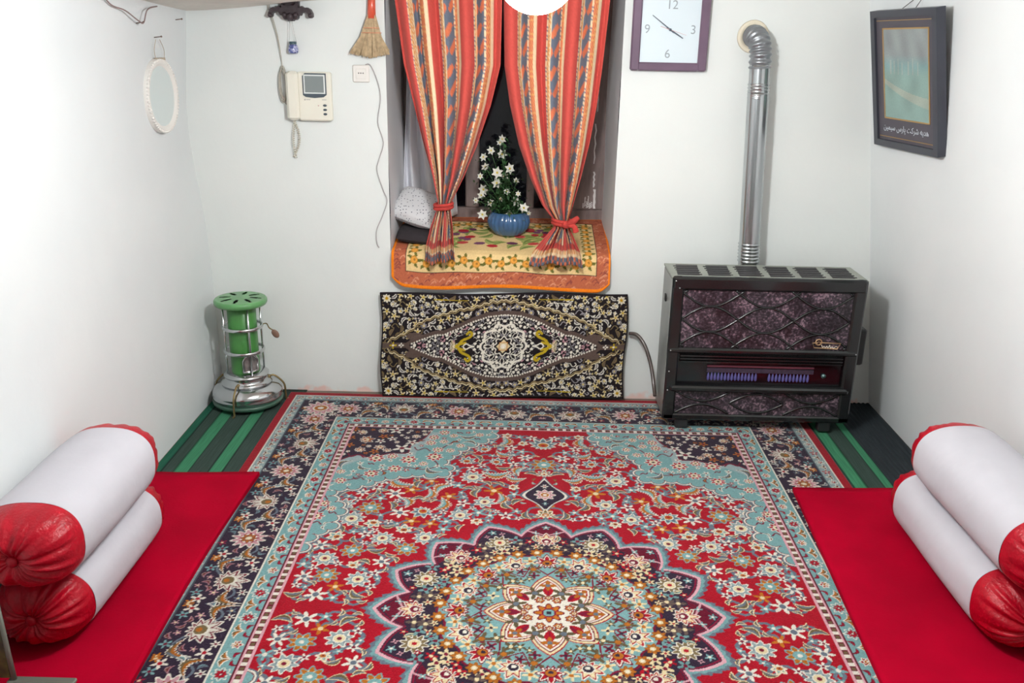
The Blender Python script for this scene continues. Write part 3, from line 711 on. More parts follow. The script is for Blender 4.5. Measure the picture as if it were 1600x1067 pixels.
# name plate
GLD = mat('gilt_plate',(196,160,120),rough=.35,metal=.5)
npz = .438
npm = MB(); fr = [(1.196,npz-.012),(1.300,npz-.016),(1.312,npz+.010),(1.232,npz+.012),(1.188,npz+.010)]
npm.tube([(x,hy0+.004,z) for x,z in fr],.0028,6,closed=True)
npm.lathe([(.013,-.003),(.016,0),(.013,.003),(.010,0)],20,Matrix.Translation((1.214,hy0+.004,npz+.014))@Matrix.Rotation(PI/2,4,'X'),close=True)
npl = npm.build('name_plate', GLD, ht)
M = MB()
wr = [(1.228,.446),(1.234,.434),(1.240,.440),(1.246,.432),(1.252,.441),(1.258,.432),(1.264,.446),(1.268,.432),(1.276,.438),(1.282,.431),(1.292,.440),(1.300,.436)]
M.tube(spline([(x,hy0+.003,z-.006) for x,z in wr],4),.0016,5); M.build('lettering', mat('pale_lettering',(226,220,205),rough=.4), npl)
MB().ball((1.214,hy0+.004,npz+.014),.006,10,6).build('emblem', mat('emblem_dark',(90,60,50),rough=.4), npl)
# feet, side box
for x in (.640,1.294):
    for y in (hy0+.012,hy1-.05): MB().box(x-.028,x+.028,y,y+.04,.0145,hz0+.002,bev=.004).build('foot', mat('foot_black',(34,36,38),rough=.5), ht)
MB().box(hx1+.001,hx1+.046,hy0+.05,hy0+.13,.33,.50,bev=.006).build('side_handle', mat('side_black',(28,30,32),rough=.4), ht)
MB().box(hx0-.006,hx0,hy0+.14,hy0+.17,.585,.615).build('side_slot', mat('slot_black',(14,14,14)), ht)
for (x,z) in ((hx0+.012,hz1-.018),(hx0+.012,.40),(hx0+.012,.30),(hx0+.012,.21),(hx0+.03,hz1-.05),(hx1-.012,.40)): MB().ball((x,hy0-.004,z),.004,8,6).build('screw', CH, ht)

# flue pipe
fp = empty('flue_pipe',(.945,-.095,.62),'silver metal flue pipe rising behind the heater to the wall','pipe')
ALU = mat('flue_metal',(190,194,196),rough=.22,metal=1.,var=.15,vscale=8,stretch=(6,6,.6)); ALF = mat('flex_metal',(150,154,158),rough=.4,metal=.8)
def pc(z): return (interp(z,[.6,.8,1.65],[.950,.940,.901]), -.088)
M = MB(); M.tube([(*pc(.62+.02*i),.62+.02*i) for i in range(45)],.047,28); M.build('lower_pipe', ALU, fp)
for i in range(6):
    z = .742+.016*i; x,y = pc(z); MB().lathe([(.047,-.007),(.0515,0),(.047,.007)],28,Matrix.Translation((x,y,z))).build('corrugated_ring', ALU, fp)
for i in range(5):
    z = 1.475+.014*i; x,y = pc(z); MB().lathe([(.045,-.006),(.0485,0),(.045,.006)],28,Matrix.Translation((x,y,z))).build('corrugated_ring', ALU, fp)
M = MB(); M.tube([(*pc(1.46+.02*i),1.46+.02*i) for i in range(9)],.0445,28); M.build('upper_pipe', ALU, fp)
P = spline([(*pc(1.60),1.60),(.900,-.088,1.66),(.893,-.078,1.705),(.885,-.045,1.728),(.882,.004,1.732)],24)
M = MB(); M.tube(P,lambda t: .046+.0035*math.sin(t*2*PI*10),28); M.build('elbow', ALF, fp)
MB().lathe([(.046,-.004),(.066,-.004),(.070,0),(.046,.0)],32,Matrix.Translation((.880,-.006,1.730))@Matrix.Rotation(-PI/2,4,'X'),close=True).build('wall_collar', mat('cream_collar',(232,222,200),rough=.6,var=.1), fp)

# gas hose
hs = MB(); hs.tube(spline([(.418,-.03,.352),(.455,-.05,.350),(.492,-.085,.305),(.520,-.13,.22),(.532,-.18,.14),(.5345,-.22,.105)],8),.009,10)
setp(hs.build('gas_hose', mat('brown_hose',(74,62,58),rough=.35,coat=.3)),'brown rubber gas hose running into the side of the heater','hose')
# ================================================================ dark rug leaning on the wall under the window
def paint_dark():
    qx = np.arange(0,.6061,.0028); qy = np.arange(0,.2641,.0028); c = Canvas(qx,qy,C['black']); X,Y = c.X,c.Y; R_ = random.Random(4)
    cr,wh,ye,br = C['cream']*.8,C['white']*.85,C['yellow']*.9,C['brown']; gy = np.array(lin((150,146,150)))
    OX = [0,.06,.12,.17,.20,.28,.36,.42,.47,.52,.56,.585]; OY = [.226,.222,.205,.188,.190,.165,.140,.112,.07,.045,.03,.0]
    LX = [0,.08,.16,.24,.30,.34,.40,.46]; LY = [.158,.150,.124,.084,.056,.054,.032,.006]
    lens = lambda x: float(np.interp(x,LX,LY)); outl = lambda x: float(np.interp(x,OX,OY))
    def fill(x0,x1,y0,y1,ok,sizes,n,kinds,f=.95):
        P = []
        for k in range(n):
            x,y = R_.uniform(x0,x1),R_.uniform(y0,y1); R = sizes[min(len(sizes)-1,int(k/n*len(sizes)))]
            if ok(x,y,R) and all(math.hypot(x-a,y-b) > (R+q)*f for a,b,q in P): P.append((x,y,R))
        for x,y,R in P: kinds(x,y,R,R_.random(),R_.uniform(0,6))
    def border(x,y,R,k,rot):
        if k < .22: c.bloss(x,y,R*1.1,5,cr,ye,rot)
        elif k < .42: c.leaf(x,y,R*2.6,R*.45,rot,.3,[wh,C['black'],gy])
        elif k < .62: c.curve([(x-R,y-R*.4),(x,y+R*.7),(x+R,y),(x+R*.4,y-R*.6)],.004,R_.choice((wh,gy,C['olive']*1.3)))
        elif k < .75: c.rosette(x,y,R,7,[gy,C['black'],wh,cr,ye])
        elif k < .88: c.leaf(x,y,R*2.4,R*.5,rot,.2,[C['olive'],br,C['olive']])
        else: c.palm(x,y,R*1.3,rot,[wh,C['black'],cr,ye,wh],7)
    fill(.006,.597,.004,.256,lambda x,y,R: y > outl(x)+R*.5 or x > .57,(.017,.013,.010,.008,.006),9000,border)
    fill(.0,.56,.0,.23,lambda x,y,R: lens(min(x,.46))+.03 < y < outl(x)-.012-R*.5,(.016,.012,.009,.007,.005),8000,border)
    h = np.interp(X,OX,OY)
    wob = .004*np.sin(X*150); band = np.abs(Y-h-wob)<.0100; c.c[band&(X<.59)] = C['black']; c.c[(np.abs(Y-h-wob-.004)<.0028)] = cr; c.c[(np.abs(Y-h-wob+.005)<.0028)&(X<.575)] = C['olive']*1.7
    h2 = np.interp(X,LX+[.48],LY+[-.01])
    c.c[(Y<h2+.024)&(Y>h2)] = br*.9; c.disc(.440,.046,.042,br*.95,.019); c.c[Y<h2] = C['black']
    def dense(x,y,R,k,rot):
        if k < .5: c.disc(x,y,R*.8,wh)
        elif k < .75: c.curve([(x-R*1.2,y),(x,y+R*.9),(x+R*1.2,y-R*.2)],.0032,wh)
        elif k < .9: c.bloss(x,y,R*1.1,4,gy,C['black'],rot)
        else: c.leaf(x,y,R*2.6,R*.5,rot,.3,[C['pink']*.75,br,br])
    fill(0,.44,0,.155,lambda x,y,R: y < lens(x)-.009 and math.hypot(x,y) > .05,(.009,.0065,.0048),12000,dense,.98)
    for x in np.arange(.004,.455,.0125): c.disc(x,lens(x),.0046,wh*.95)
    r = np.hypot(X,Y*1.0); t = np.arctan2(Y,X)
    m = (np.abs(r-.108-.007*np.cos(10*t))<.006); c.c[m] = wh
    m = (np.abs(r-.088-.006*np.cos(10*t+PI))<.003); c.c[m] = wh
    for a in (0,PI/4,PI/2): c.leaf(.076*math.cos(a),.076*math.sin(a),.04,.010,a,0,[wh,C['black'],C['black']])
    c.c[r<.050+.006*np.cos(8*t)] = C['black']; c.c[np.abs(r-.044-.006*np.cos(8*t))<.0035] = wh; c.c[(np.abs(X)+np.abs(Y)<.036)] = cr; c.c[(np.maximum(np.abs(X),np.abs(Y))<.021)] = C['orange']; c.c[(np.maximum(np.abs(X),np.abs(Y))<.017)] = cr; c.c[r<.012] = wh*1.1
    c.disc(.19,.03,.045,C['black'],.03)
    c.curve([(.238,.0),(.215,.012),(.19,.018)],.012,ye); c.curve([(.224,.006),(.205,.03),(.18,.042),(.165,.052),(.160,.066),(.172,.074),(.184,.064)],.013,ye); c.curve([(.200,.0),(.185,.014),(.165,.004),(.145,.0)],.006,wh)
    for s_ in range(5): c.line([(.242,.004*s_),(.262,.008*s_)],.003,cr)
    c.line([(.34,.2325),(.16,.231)],.005,C['black']); c.line([(.34,.234),(.17,.232)],.004,ye); c.line([(.33,.216),(.22,.214)],.003,wh)
    c.disc(.573,.236,.026,C['black']); c.rosette(.573,.236,.022,8,[wh,cr,C['olive'],ye,C['orange']])
    c.bloss(.545,.0,.018,4,ye,wh); c.bloss(.505,.0,.014,4,wh,br)
    c.c[(X>.598)|(Y>.257)] = C['black']*1.1
    return c
cv = paint_dark(); xs = np.concatenate([-cv.xs[::-1],cv.xs[1:]]); ys = np.concatenate([-cv.ys[::-1],cv.ys[1:]])
q = np.concatenate([cv.c[:,::-1],cv.c[:,1:]],1); q = np.concatenate([q[::-1],q[1:]],0)
o = grid_obj('small_rug', xs, ys, q, lambda X,Y: (X*.985-.195+.006*np.sin(Y*14), -.085+.045*(Y+.264)/.528-.006*np.sin(X*7)*np.cos(Y*6), .281+Y*.985+.012*(X/.6)*(Y<9)+.004*np.sin(X*9)), mat('dark_pile', rough=.95, attr='weave', bump=.3, bscale=300, spec=.1), thick=(0,.012,0), jitter=.14)
setp(o,'small black and cream patterned rug standing against the wall below the window','rug')

# ================================================================ sill mat
def paint_sill():
    xs = np.arange(-.53,.5301,.0035); ys = np.arange(0,.6601,.0035); c = Canvas(xs,ys,np.array(lin((178,98,70)))); X,Y = c.X,c.Y; R_ = random.Random(8)
    for k in range(900):                                        # paisley ground
        x,y = R_.uniform(-.53,.53),R_.uniform(0,.66); c.curve([(x-.012,y-.008),(x,y+.006),(x+.012,y),(x+.006,y+.010)],.0045,R_.choice((np.array(lin((206,140,110))),np.array(lin((140,72,62))),np.array(lin((196,120,84))))))
    BG = np.array(lin((226,196,140))); GR = np.array(lin((104,104,48))); OR = np.array(lin((214,150,64)))
    c.rect(-.462,.462,.075,.585,C['black']*1.3); c.rect(-.457,.457,.08,.58,BG)
    for k in range(15):                                         # row of orange fruit along the inner border
        for (x,y) in ((-.42+.06*k,.128),(-.42+.06*k,.535)):
            y += .008*(-1)**k
            for a in range(5): c.leaf(x+.024*math.cos(a*1.26),y+.024*math.sin(a*1.26),.03,.007,a*1.26,.2,[GR,GR*.8,GR*1.2])
            c.disc(x,y,.019,OR*.8); c.disc(x,y,.014,OR*1.15); c.disc(x+.003,y+.002,.006,OR*.6)
    for k in range(7):
        for x in (-.42,.42):
            y = .19+.055*k
            for a in range(5): c.leaf(x+.022*math.cos(a*1.26),y+.022*math.sin(a*1.26),.03,.007,a*1.26,.2,[GR,GR*.8,GR*1.2])
            c.disc(x,y,.018,OR*.8); c.disc(x,y,.013,OR*1.15)
    for k in range(60):
        x,y = R_.uniform(-.33,.33),R_.uniform(.25,.50); a = R_.uniform(0,6)
        c.leaf(x,y,.09,.02,a,.3,[np.array(lin((150,160,86))),np.array(lin((118,134,70))),np.array(lin((168,172,100)))])
    for k in range(36):
        x,y = R_.uniform(-.33,.33),R_.uniform(.25,.50); cl = R_.choice(((178,44,52),(104,52,82),(196,70,70),(124,74,104)))
        c.disc(x,y,R_.choice((.02,.028)),np.array(lin(cl)),.017)
    d = np.minimum(np.minimum(X+.53,.53-X),np.minimum(Y,.66-Y)); c.c[d<.011] = np.array(lin((236,128,28)))
    return c
cv = paint_sill()
def sillP(X,V):
    # V=0 free hem in front, V=.66 at the window; rounded hem corners
    vp = [0,.135,.165,.195,.66]; yy = [-.050,-.040,-.030,.0,.462]; zz = [.572,.700,.728,.741,.812]
    cor = np.clip((np.abs(X)-.46)/.07,0,1)**2*np.clip(1-V/.10,0,1)*.045
    V2 = np.clip(V+cor,0,.66)
    k = np.clip(1-V/.19,0,1)
    x = -.212+X*(.985)+.0*V
    return x, np.interp(V2,vp,yy)-.012*k*(1+np.sin(X*13))*.5, np.interp(V2,vp,zz)+.008*np.sin(X*9+1)*k+.003*np.sin(X*21)*np.sin(V*15)
o = grid_obj('window_sill_mat', cv.xs, cv.ys, cv.c, sillP, mat('sill_weave', rough=.9, attr='weave', bump=.2, bscale=300, spec=.15), thick=(0,.004,-.006), jitter=.1)
setp(o,'orange-edged fruit patterned mat draped over the window sill','mat')

# ================================================================ curtains
def curt_color(s, t, hem):
    """s across the cloth (metres), t down, hem = distance to the bottom edge"""
    p = (s/.20)%1; red = np.array(lin((196,80,72))); crm = np.array(lin((226,204,168))); och = np.array(lin((206,146,92))); blu = np.array(lin((98,106,120))); org = np.array(lin((204,112,78)))
    if hem < .10:
        if hem > .075: return red*.9
        if hem > .05: return och if (s/.018)%1 < .6 else crm
        if hem > .042: return crm
        return blu if ((s/.05)+math.floor(hem/.02)*.5)%1 < .6 else org
    if p < .38: return red
    if p < .42: return crm if (t/.012)%1 < .65 else blu*1.3
    if p < .49: return och if math.sin(t*2*PI/.022)*math.sin((p-.42)*2*PI/.04) > -.2 else crm*.9
    if p < .52: return crm
    if p < .76:
        q = math.sin(t*2*PI/.085+1.5*math.sin(p*9))+.7*math.sin((p-.52)*2*PI/.2+t*40)
        return org if q > .35 else blu
    if p < .80: return crm if (t/.012)%1 < .65 else blu*1.3
    if p < .92: return och if math.sin(t*2*PI/.022+2)*math.sin((p-.80)*2*PI/.05) > -.2 else red*.9
    return crm
def curtain(label, zs, xl, xr, tie_z, cloth, nf, ph, hemz, y0):
    NU,NV = 150,190; zt,zb = zs[0],zs[-1]
    U = np.linspace(0,1,NU); Z = np.linspace(zt,zb,NV); V = np.zeros((NV,NU,3)); CLR = np.zeros((NV,NU,3))
    wtop = cloth
    for j,z in enumerate(Z):
        a = interp(-z,[-q for q in zs],xl); b = interp(-z,[-q for q in zs],xr); w_ = b-a
        comp = max(0,1-w_/ (xr[0]-xl[0]))                       # how far it is gathered here
        amp = .022+.026*comp; dt = abs(z-tie_z); nk = math.exp(-(dt/.035)**2); amp = amp*(1-.55*nk)*(1-.3*min(1,max(0,(tie_z-z)/.08)))
        flare = max(0,(tie_z-z)/(tie_z-zb)) if z < tie_z else 0
        for i,u in enumerate(U):
            fq = nf if z > tie_z else nf*(1-.55*min(1,(tie_z-z)/.10)); f = math.sin(2*PI*nf*u+ph+.5*math.sin(3*u+ph)) if fq == nf else (math.sin(2*PI*nf*u+ph+.5*math.sin(3*u+ph))*(fq/nf-.45)/.55+math.sin(2*PI*nf*.45*u+ph)*(1-(fq/nf-.45)/.55))+.35*math.sin(2*PI*nf*2.3*u+ph*2)
            f2 = math.cos(2*PI*nf*u+ph+.5*math.sin(3*u+ph))
            x = a+w_*u+.35*amp*.4*f2*min(1,w_/.3)
            y = y0+amp*f-.012*flare+.03*comp*((2*u-1)**2-.5)
            zz = z-(.008*math.sin(5*u+ph)*flare)
            V[j,i] = (x,y,zz)
            CLR[j,i] = curt_color(u*cloth, zt-z, z-zb)
    return V,CLR
CURM = mat('printed_cotton', rough=.85, attr='weave', bump=.12, bscale=350, spec=.15, sheen=.1)
def curtain_obj(root, V, CLR):
    idx = np.arange(V.shape[0]*V.shape[1]).reshape(V.shape[:2])
    o = grid_obj('drape', np.arange(V.shape[1]), np.arange(V.shape[0]), CLR, lambda X,Y: (V[...,0],V[...,1],V[...,2]), CURM, root, jitter=.06)
    m = o.modifiers.new('cloth','SOLIDIFY'); m.thickness = .0025; m.offset = 0
    return o
zs = [2.025,1.85,1.59,1.42,1.25,1.10,1.00,.965,.93,.86,.78,.705]
# left drape
L_ = empty('curtain',(-.48,-.09,.70),'tied red striped curtain nearest the wall socket, with a narrow hem','curtain','tied red striped curtains')
V,K = curtain(None, zs, [-.70,-.688,-.655,-.615,-.575,-.535,-.510,-.508,-.520,-.545,-.566,-.572],[-.221,-.221,-.224,-.264,-.322,-.385,-.436,-.452,-.445,-.435,-.430,-.425],.968,.66,5.5,.6,.10,-.085)
curtain_obj(L_,V,K)
TIE = mat('red_tie',(190,58,50),rough=.85,var=.25,vscale=40,bump=.2,bscale=200)
def ring(cx,cz,rx,ry,yc,tilt=0.): return [(cx+rx*math.cos(a), yc+ry*math.sin(a), cz+tilt*math.cos(a)) for a in [2*PI*i/28 for i in range(28)]]
M = MB()
for dz in (-.008,.006): M.tube(ring(-.480,.968+dz,.040,.045,-.085,.004),.0085,8,closed=True)
M.build('tie_band', TIE, L_)
R2_ = empty('curtain',(.06,-.09,.70),'tied red striped curtain nearest the clock, with knotted tie and spread hem','curtain','tied red striped curtains')
zs2 = [2.025,1.85,1.59,1.42,1.25,1.10,.98,.905,.875,.82,.76,.70]
V,K = curtain(None, zs2, [-.214,-.214,-.206,-.178,-.135,-.080,-.025,.035,.030,-.015,-.062,-.078],[.250,.240,.222,.205,.180,.148,.118,.098,.105,.135,.165,.172],.905,.66,5.2,2.2,.10,-.085)
curtain_obj(R2_,V,K)
M = MB()
for dz in (-.007,.007): M.tube(ring(.067,.905+dz,.042,.047,-.085,-.004),.0085,8,closed=True)
M.build('tie_band', TIE, R2_)
M = MB(); M.ball((.085,-.138,.90),.018,12,8,(1.1,.8,.9))
M.tube(spline([(.09,-.14,.902),(.115,-.145,.918),(.14,-.14,.938)],5),lambda t: .009+.006*math.sin(PI*t),8); M.tube(spline([(.09,-.14,.90),(.12,-.15,.898),(.13,-.148,.872)],5),lambda t: .009+.006*t,8)
M.build('tie_knot', TIE, R2_)
for rt,xx in ((L_,[-.69+.072*i for i in range(7)]),(R2_,[-.19+.07*i for i in range(7)])):
    for x in xx: MB().tube([(x,-.085+.015*math.sin(2*PI*i/16),2.052+.026*math.cos(2*PI*i/16)) for i in range(16)],.002,6,closed=True).build('curtain_ring', mat('ring_brass',(160,130,80),rough=.3,metal=.9), rt)
M = MB(); M.tube([(-.86,-.085,2.062),(.42,-.085,2.062)],.010,12); M.ball((-.87,-.085,2.062),.02); M.ball((.43,-.085,2.062),.02)
for x in (-.80,.37): M.tube([(x,-.085,2.062),(x,-.0,2.062)],.006,8)
setp(M.build('curtain_rod', mat('rod_brass',(150,120,70),rough=.35,metal=.8)),'brass curtain rod above the window holding both red curtains','rod')
# white net curtain gathered at the side of the niche
def net(u,v):
    z = 2.0-(2.0-.83)*v; wd = .27-.03*math.sin(PI*v)
    return (-.712+wd*u+.012*math.sin(5*v+6*u), .375+.028*math.sin(2*PI*4.3*u+.6*math.sin(4*v))+.03*u, z)
o = MB().grid(net,90,40).build('net_curtain', mat('white_net',(240,240,246),rough=.9,var=.08,vscale=6,stretch=(4,4,.5)))
m = o.modifiers.new('cloth','SOLIDIFY'); m.thickness = .002
setp(o,'gathered white net curtain inside the window niche above the dotted cushion','curtain')

# ================================================================ things on the sill
def pillow(c, hx, hy, hz, Mx, n=28):
    def f(u,v):
        x = 2*u-1; y = 2*v-1; return x,y
    M = MB()
    for s_ in (1,-1):
        def g(u,v,s_=s_):
            x,y = 2*u-1,2*v-1; e = max(0,(1-x**4))*max(0,(1-y**4)); h = hz*e**.45*s_*(1+.06*math.sin(5*x+3*y)*s_)
            k = 1-.10*(1-abs(x*y))*max(abs(x),abs(y))**6*0
            p = Mx @ Vector((hx*x*(1-.06*y*y),hy*y*(1-.06*x*x),h)); return tuple(p)
        M.grid(g,n,n,flip=s_<0)
    return M
def dotted():
    m = mat('dotted_white_cotton',(214,214,216),rough=.85); nt = m.node_tree; N = nt.nodes.new; L = nt.links.new; b = nt.nodes['Principled BSDF']
    co = N('ShaderNodeTexCoord'); v = N('ShaderNodeTexVoronoi'); v.inputs['Scale'].default_value = 75; v.inputs['Randomness'].default_value = .55; L(co.outputs['Object'],v.inputs['Vector'])
    cr = N('ShaderNodeValToRGB'); e = cr.color_ramp.elements; e[0].position = .20; e[0].color = (*lin((108,110,122)),1); e[1].position = .26; e[1].color = (*lin((216,216,218)),1)
    L(v.outputs['Distance'],cr.inputs['Fac']); L(cr.outputs['Color'],b.inputs['Base Color']); return m
Mx = Matrix.Translation((-.628,.182,.906))@Matrix.Rotation(math.radians(-8),4,'Z')@Matrix.Rotation(math.radians(16),4,'Y')@Matrix.Rotation(math.radians(34),4,'X')
setp(pillow(None,.115,.105,.05,Mx).build('cushion', dotted()),'white cushion with small grey dots tucked in the window niche','cushion')
Mx = Matrix.Translation((-.615,.135,.786))@Matrix.Rotation(math.radians(5),4,'Y')@Matrix.Rotation(math.radians(10),4,'X')
setp(pillow(None,.110,.095,.028,Mx).build('dark_bundle', mat('dark_cloth',(44,38,42),rough=.9,bump=.4,bscale=30)),'dark folded cloth bundle under the dotted cushion on the sill','bundle')

# flower pot and white flowers
px,py,pz = -.184,.235,.770
pot = empty('flower_pot',(px,py,pz),'ribbed glazed blue bowl standing on the window sill mat','pot')
BLU = mat('blue_glaze',(62,102,146),rough=.15,var=.25,vscale=10,coat=.7)
MB().lathe([(0,.002),(.06,.002),(.078,.012),(.098,.042),(.104,.070),(.100,.095),(.090,.112),(.086,.118),(.078,.116),(.076,.10),(0,.095)],168,Matrix.Translation((px,py,pz)),lambda a,z: .96+.075*abs(math.sin(12*a))**.7*math.sin(PI*min(1,max(0,z/.118)))).build('bowl', BLU, pot)
MB().lathe([(0,.1),(.078,.1)],24,Matrix.Translation((px,py,pz))).build('soil', mat('dark_soil',(48,40,34),rough=.95,bump=.5), pot)
fl = empty('white_flower_plant',(px,py,pz+.10),'bushy white flowering plant rising from the blue bowl','plant')
GRL = mat('leaf_green',(62,104,58),rough=.5,var=.4,vscale=30)
spots = [(788,202,.9),(783,208,.7),(770,220,.9),(787,225,1.05),(760,231,.9),(798,245,1.15),(781,251,1.2),(791,259,.9),(779,267,1.15),(762,243,.9),(760,280,1.2),(756,287,.9),(809,265,.7),(795,281,.8),(808,297,1.1),(821,304,1.1),(800,315,1.25),(758,319,1.1),(817,325,1.0),(828,314,.6),(749,296,.7),(756,257,.7),(771,300,.8),(786,292,.7),(812,283,.6)]
WF = mat('white_petal',(236,234,222),rough=.6); YF = mat('pollen_yellow',(214,190,70),rough=.6)
Rf = random.Random(3); tips = []
for (a,b,s_) in spots:
    x = -.218+(a-788)*.003275; z = 1.289-(b-195)*.00324-.035*0; tips.append((x,py-.02+Rf.uniform(-.05,.03),z-.02,s_))
M = MB()
for (x,y,z,s_) in tips:
    M.tube(spline([(px+(x-px)*.15,py,pz+.10),(px+(x-px)*.45,(py+y)/2,pz+.10+(z-pz-.10)*.5),(x,y+.006,z)],5),.0022,5)
M.build('stem', GRL, fl)
def petal_flower(x,y,z,s_):
    M = MB(); n = 6; R = .026*s_; tilt = Matrix.Translation((x,y,z))@Matrix.Rotation(Rf.uniform(-.6,.6),4,'Z')@Matrix.Rotation(PI/2+Rf.uniform(-.5,.3),4,'X')@Matrix.Rotation(Rf.uniform(0,1),4,'Z')
    for lay,(rr,zz) in enumerate(((1,0),(.65,.004))):
        for k in range(n):
            a = 2*PI*(k+.5*lay)/n; ca,sa = math.cos(a),math.sin(a)
            P = [(0,0,zz),(.45*R*rr*ca-.30*R*rr*sa,.45*R*rr*sa+.30*R*rr*ca,zz+.25*R),(R*rr*ca,R*rr*sa,zz+.15*R),(.45*R*rr*ca+.30*R*rr*sa,.45*R*rr*sa-.30*R*rr*ca,zz+.25*R)]
            M.add(P,[(0,1,2,3)],True,tilt)
    f = M.build('flower', WF, fl); MB().ball((0,0,.005),.22*R,8,6,(1,1,.7),tilt).build('flower_centre', YF, f)
for t in tips: petal_flower(*t)
M = MB()
for k in range(1100):
    t = Rf.choice(tips); q = Rf.uniform(.08,1.0); x = px+(t[0]-px)*q+Rf.gauss(0,.022); z = pz+.11+(t[2]-pz-.11)*q+Rf.gauss(0,.014); y = py+(t[1]-py)*q+Rf.gauss(0,.025)
    L = Rf.uniform(.016,.036); T = Matrix.Translation((x,y,z))@Matrix.Rotation(Rf.uniform(0,6.28),4,'Z')@Matrix.Rotation(Rf.uniform(-.9,.9),4,'Y')
    M.add([(0,0,0),(L*.5,L*.2,.002),(L,0,-.003),(L*.5,-L*.2,.002)],[(0,1,2,3)],True,T)
setp(M.build('foliage', GRL, fl), kind='stuff')
# ================================================================ wall things
def text_obj(name, body, size, m, parent, Mw, ext=.0006):
    cu = bpy.data.curves.new(name,'FONT'); cu.body = body; cu.size = size; cu.align_x = 'CENTER'; cu.align_y = 'CENTER'; cu.extrude = ext
    t = bpy.data.objects.new(name,cu); COL.objects.link(t); dg = bpy.context.evaluated_depsgraph_get(); me = bpy.data.meshes.new_from_object(t.evaluated_get(dg))
    bpy.data.objects.remove(t); me.transform(Matrix.Translation(-PW(parent))@Mw); me.materials.clear(); me.materials.append(m)
    o = bpy.data.objects.new(name,me); COL.objects.link(o); o.parent = parent; return o
WALLR = Matrix.Rotation(PI/2,4,'X')          # text standing on a wall that faces -Y
# clock
ck = empty('wall_clock',(.512,-.02,1.578),'square wall clock with dark plum frame and pale face','clock')
FRM = mat('plum_frame',(112,90,110),rough=.3,var=.2,vscale=6,coat=.3)
cx0,cx1,cz0,cz1 = .345,.681,1.579,1.925
M = MB(); b_ = .040
M.box(cx0,cx0+b_,-.035,-.002,cz0,cz1,bev=.006); M.box(cx1-b_,cx1,-.035,-.002,cz0,cz1,bev=.006); M.box(cx0+b_*.8,cx1-b_*.8,-.035,-.002,cz0,cz0+.036,bev=.006); M.box(cx0+b_*.8,cx1-b_*.8,-.035,-.002,cz1-.036,cz1,bev=.006)
M.build('frame', FRM, ck)
MB().box(cx0+b_-.004,cx1-b_+.004,-.022,-.004,cz0+.032,cz1-.032).build('face', mat('pale_clock_face',(214,226,232),rough=.35), ck)
GRN_ = mat('grey_numeral',(150,160,166),rough=.5); ccx,ccz = .512,1.752
for s_,x,z in (('12',.515,1.853),('3',.613,1.752),('6',.507,1.650),('9',.412,1.752)):
    text_obj('numeral',s_,.052,GRN_,ck,Matrix.Translation((x,-.0225,z))@WALLR)
HND = mat('hand_slate',(84,96,108),rough=.4)
def hand(name, ang, l0, l1, wd, y, m):
    d = Vector((math.sin(ang),0,math.cos(ang))); n = Vector((d.z,0,-d.x)); c_ = Vector((ccx,0,ccz)); a = c_-d*l0; b = c_+d*l1
    P = [a+n*wd,b+n*wd*.5,b-n*wd*.5,a-n*wd]; MB().prism([(p.x,p.z) for p in P],y-.0012,y).build(name,m,ck)
hand('minute_hand',math.radians(-54),.02,.100,.0032,-.026,HND); hand('hour_hand',math.radians(121),.018,.068,.0042,-.0245,HND)
hand('second_hand',math.radians(107),.045,.075,.0010,-.028,mat('second_red',(206,150,150),rough=.4))
MB().ball((ccx,-.026,ccz),.006,10,6).build('hub', HND, ck)
# framed picture leaning out from the side wall
BLc = Vector((1.445,-.10,1.289)); ew = Vector((.067,-.50,.006)); eh = Vector((-.100,0.,.552)); en = ew.cross(eh).normalized()
if en.x > 0: en = -en
def pp(a,b,d=0.): return BLc+ew*a+eh*b+en*d
pic = empty('framed_picture',tuple(pp(.5,0)),'dark framed painting of pale columns with white script on the side wall','picture')
def pbox(M,a0,a1,b0,b1,d0,d1):
    M.add([tuple(pp(a,b,d)) for d in (d0,d1) for (a,b) in ((a0,b0),(a1,b0),(a1,b1),(a0,b1))],[(0,1,2,3),(7,6,5,4),(0,4,5,1),(1,5,6,2),(2,6,7,3),(3,7,4,0)])
BLF = mat('dark_frame',(58,60,70),rough=.35,var=.15,vscale=10); M = MB(); t_ = .065; t2 = .05
pbox(M,0,t_,0,1,-.034,.004); pbox(M,1-t_,1,0,1,-.034,.004); pbox(M,t_,1-t_,0,t2,-.034,.004); pbox(M,t_,1-t_,1-t2,1,-.034,.004); M.build('frame', BLF, pic)
M = MB(); pbox(M,t_*.9,1-t_*.9,t2*.9,1-t2*.9,-.03,-.006); M.build('mount', mat('charcoal_mount',(84,80,88),rough=.6,var=.1), pic)
GOLD = mat('gold_fillet',(186,150,96),rough=.4,metal=.5); M = MB()
for (a0,a1,b0,b1) in ((.17,.87,.215,.225),(.17,.87,.865,.875),(.17,.182,.215,.875),(.858,.87,.215,.875),(.08,.92,.075,.079),(.08,.92,.925,.929),(.92,.925,.075,.929)): pbox(M,a0,a1,b0,b1,-.008,-.003)
M.build('gold_fillet', GOLD, pic)
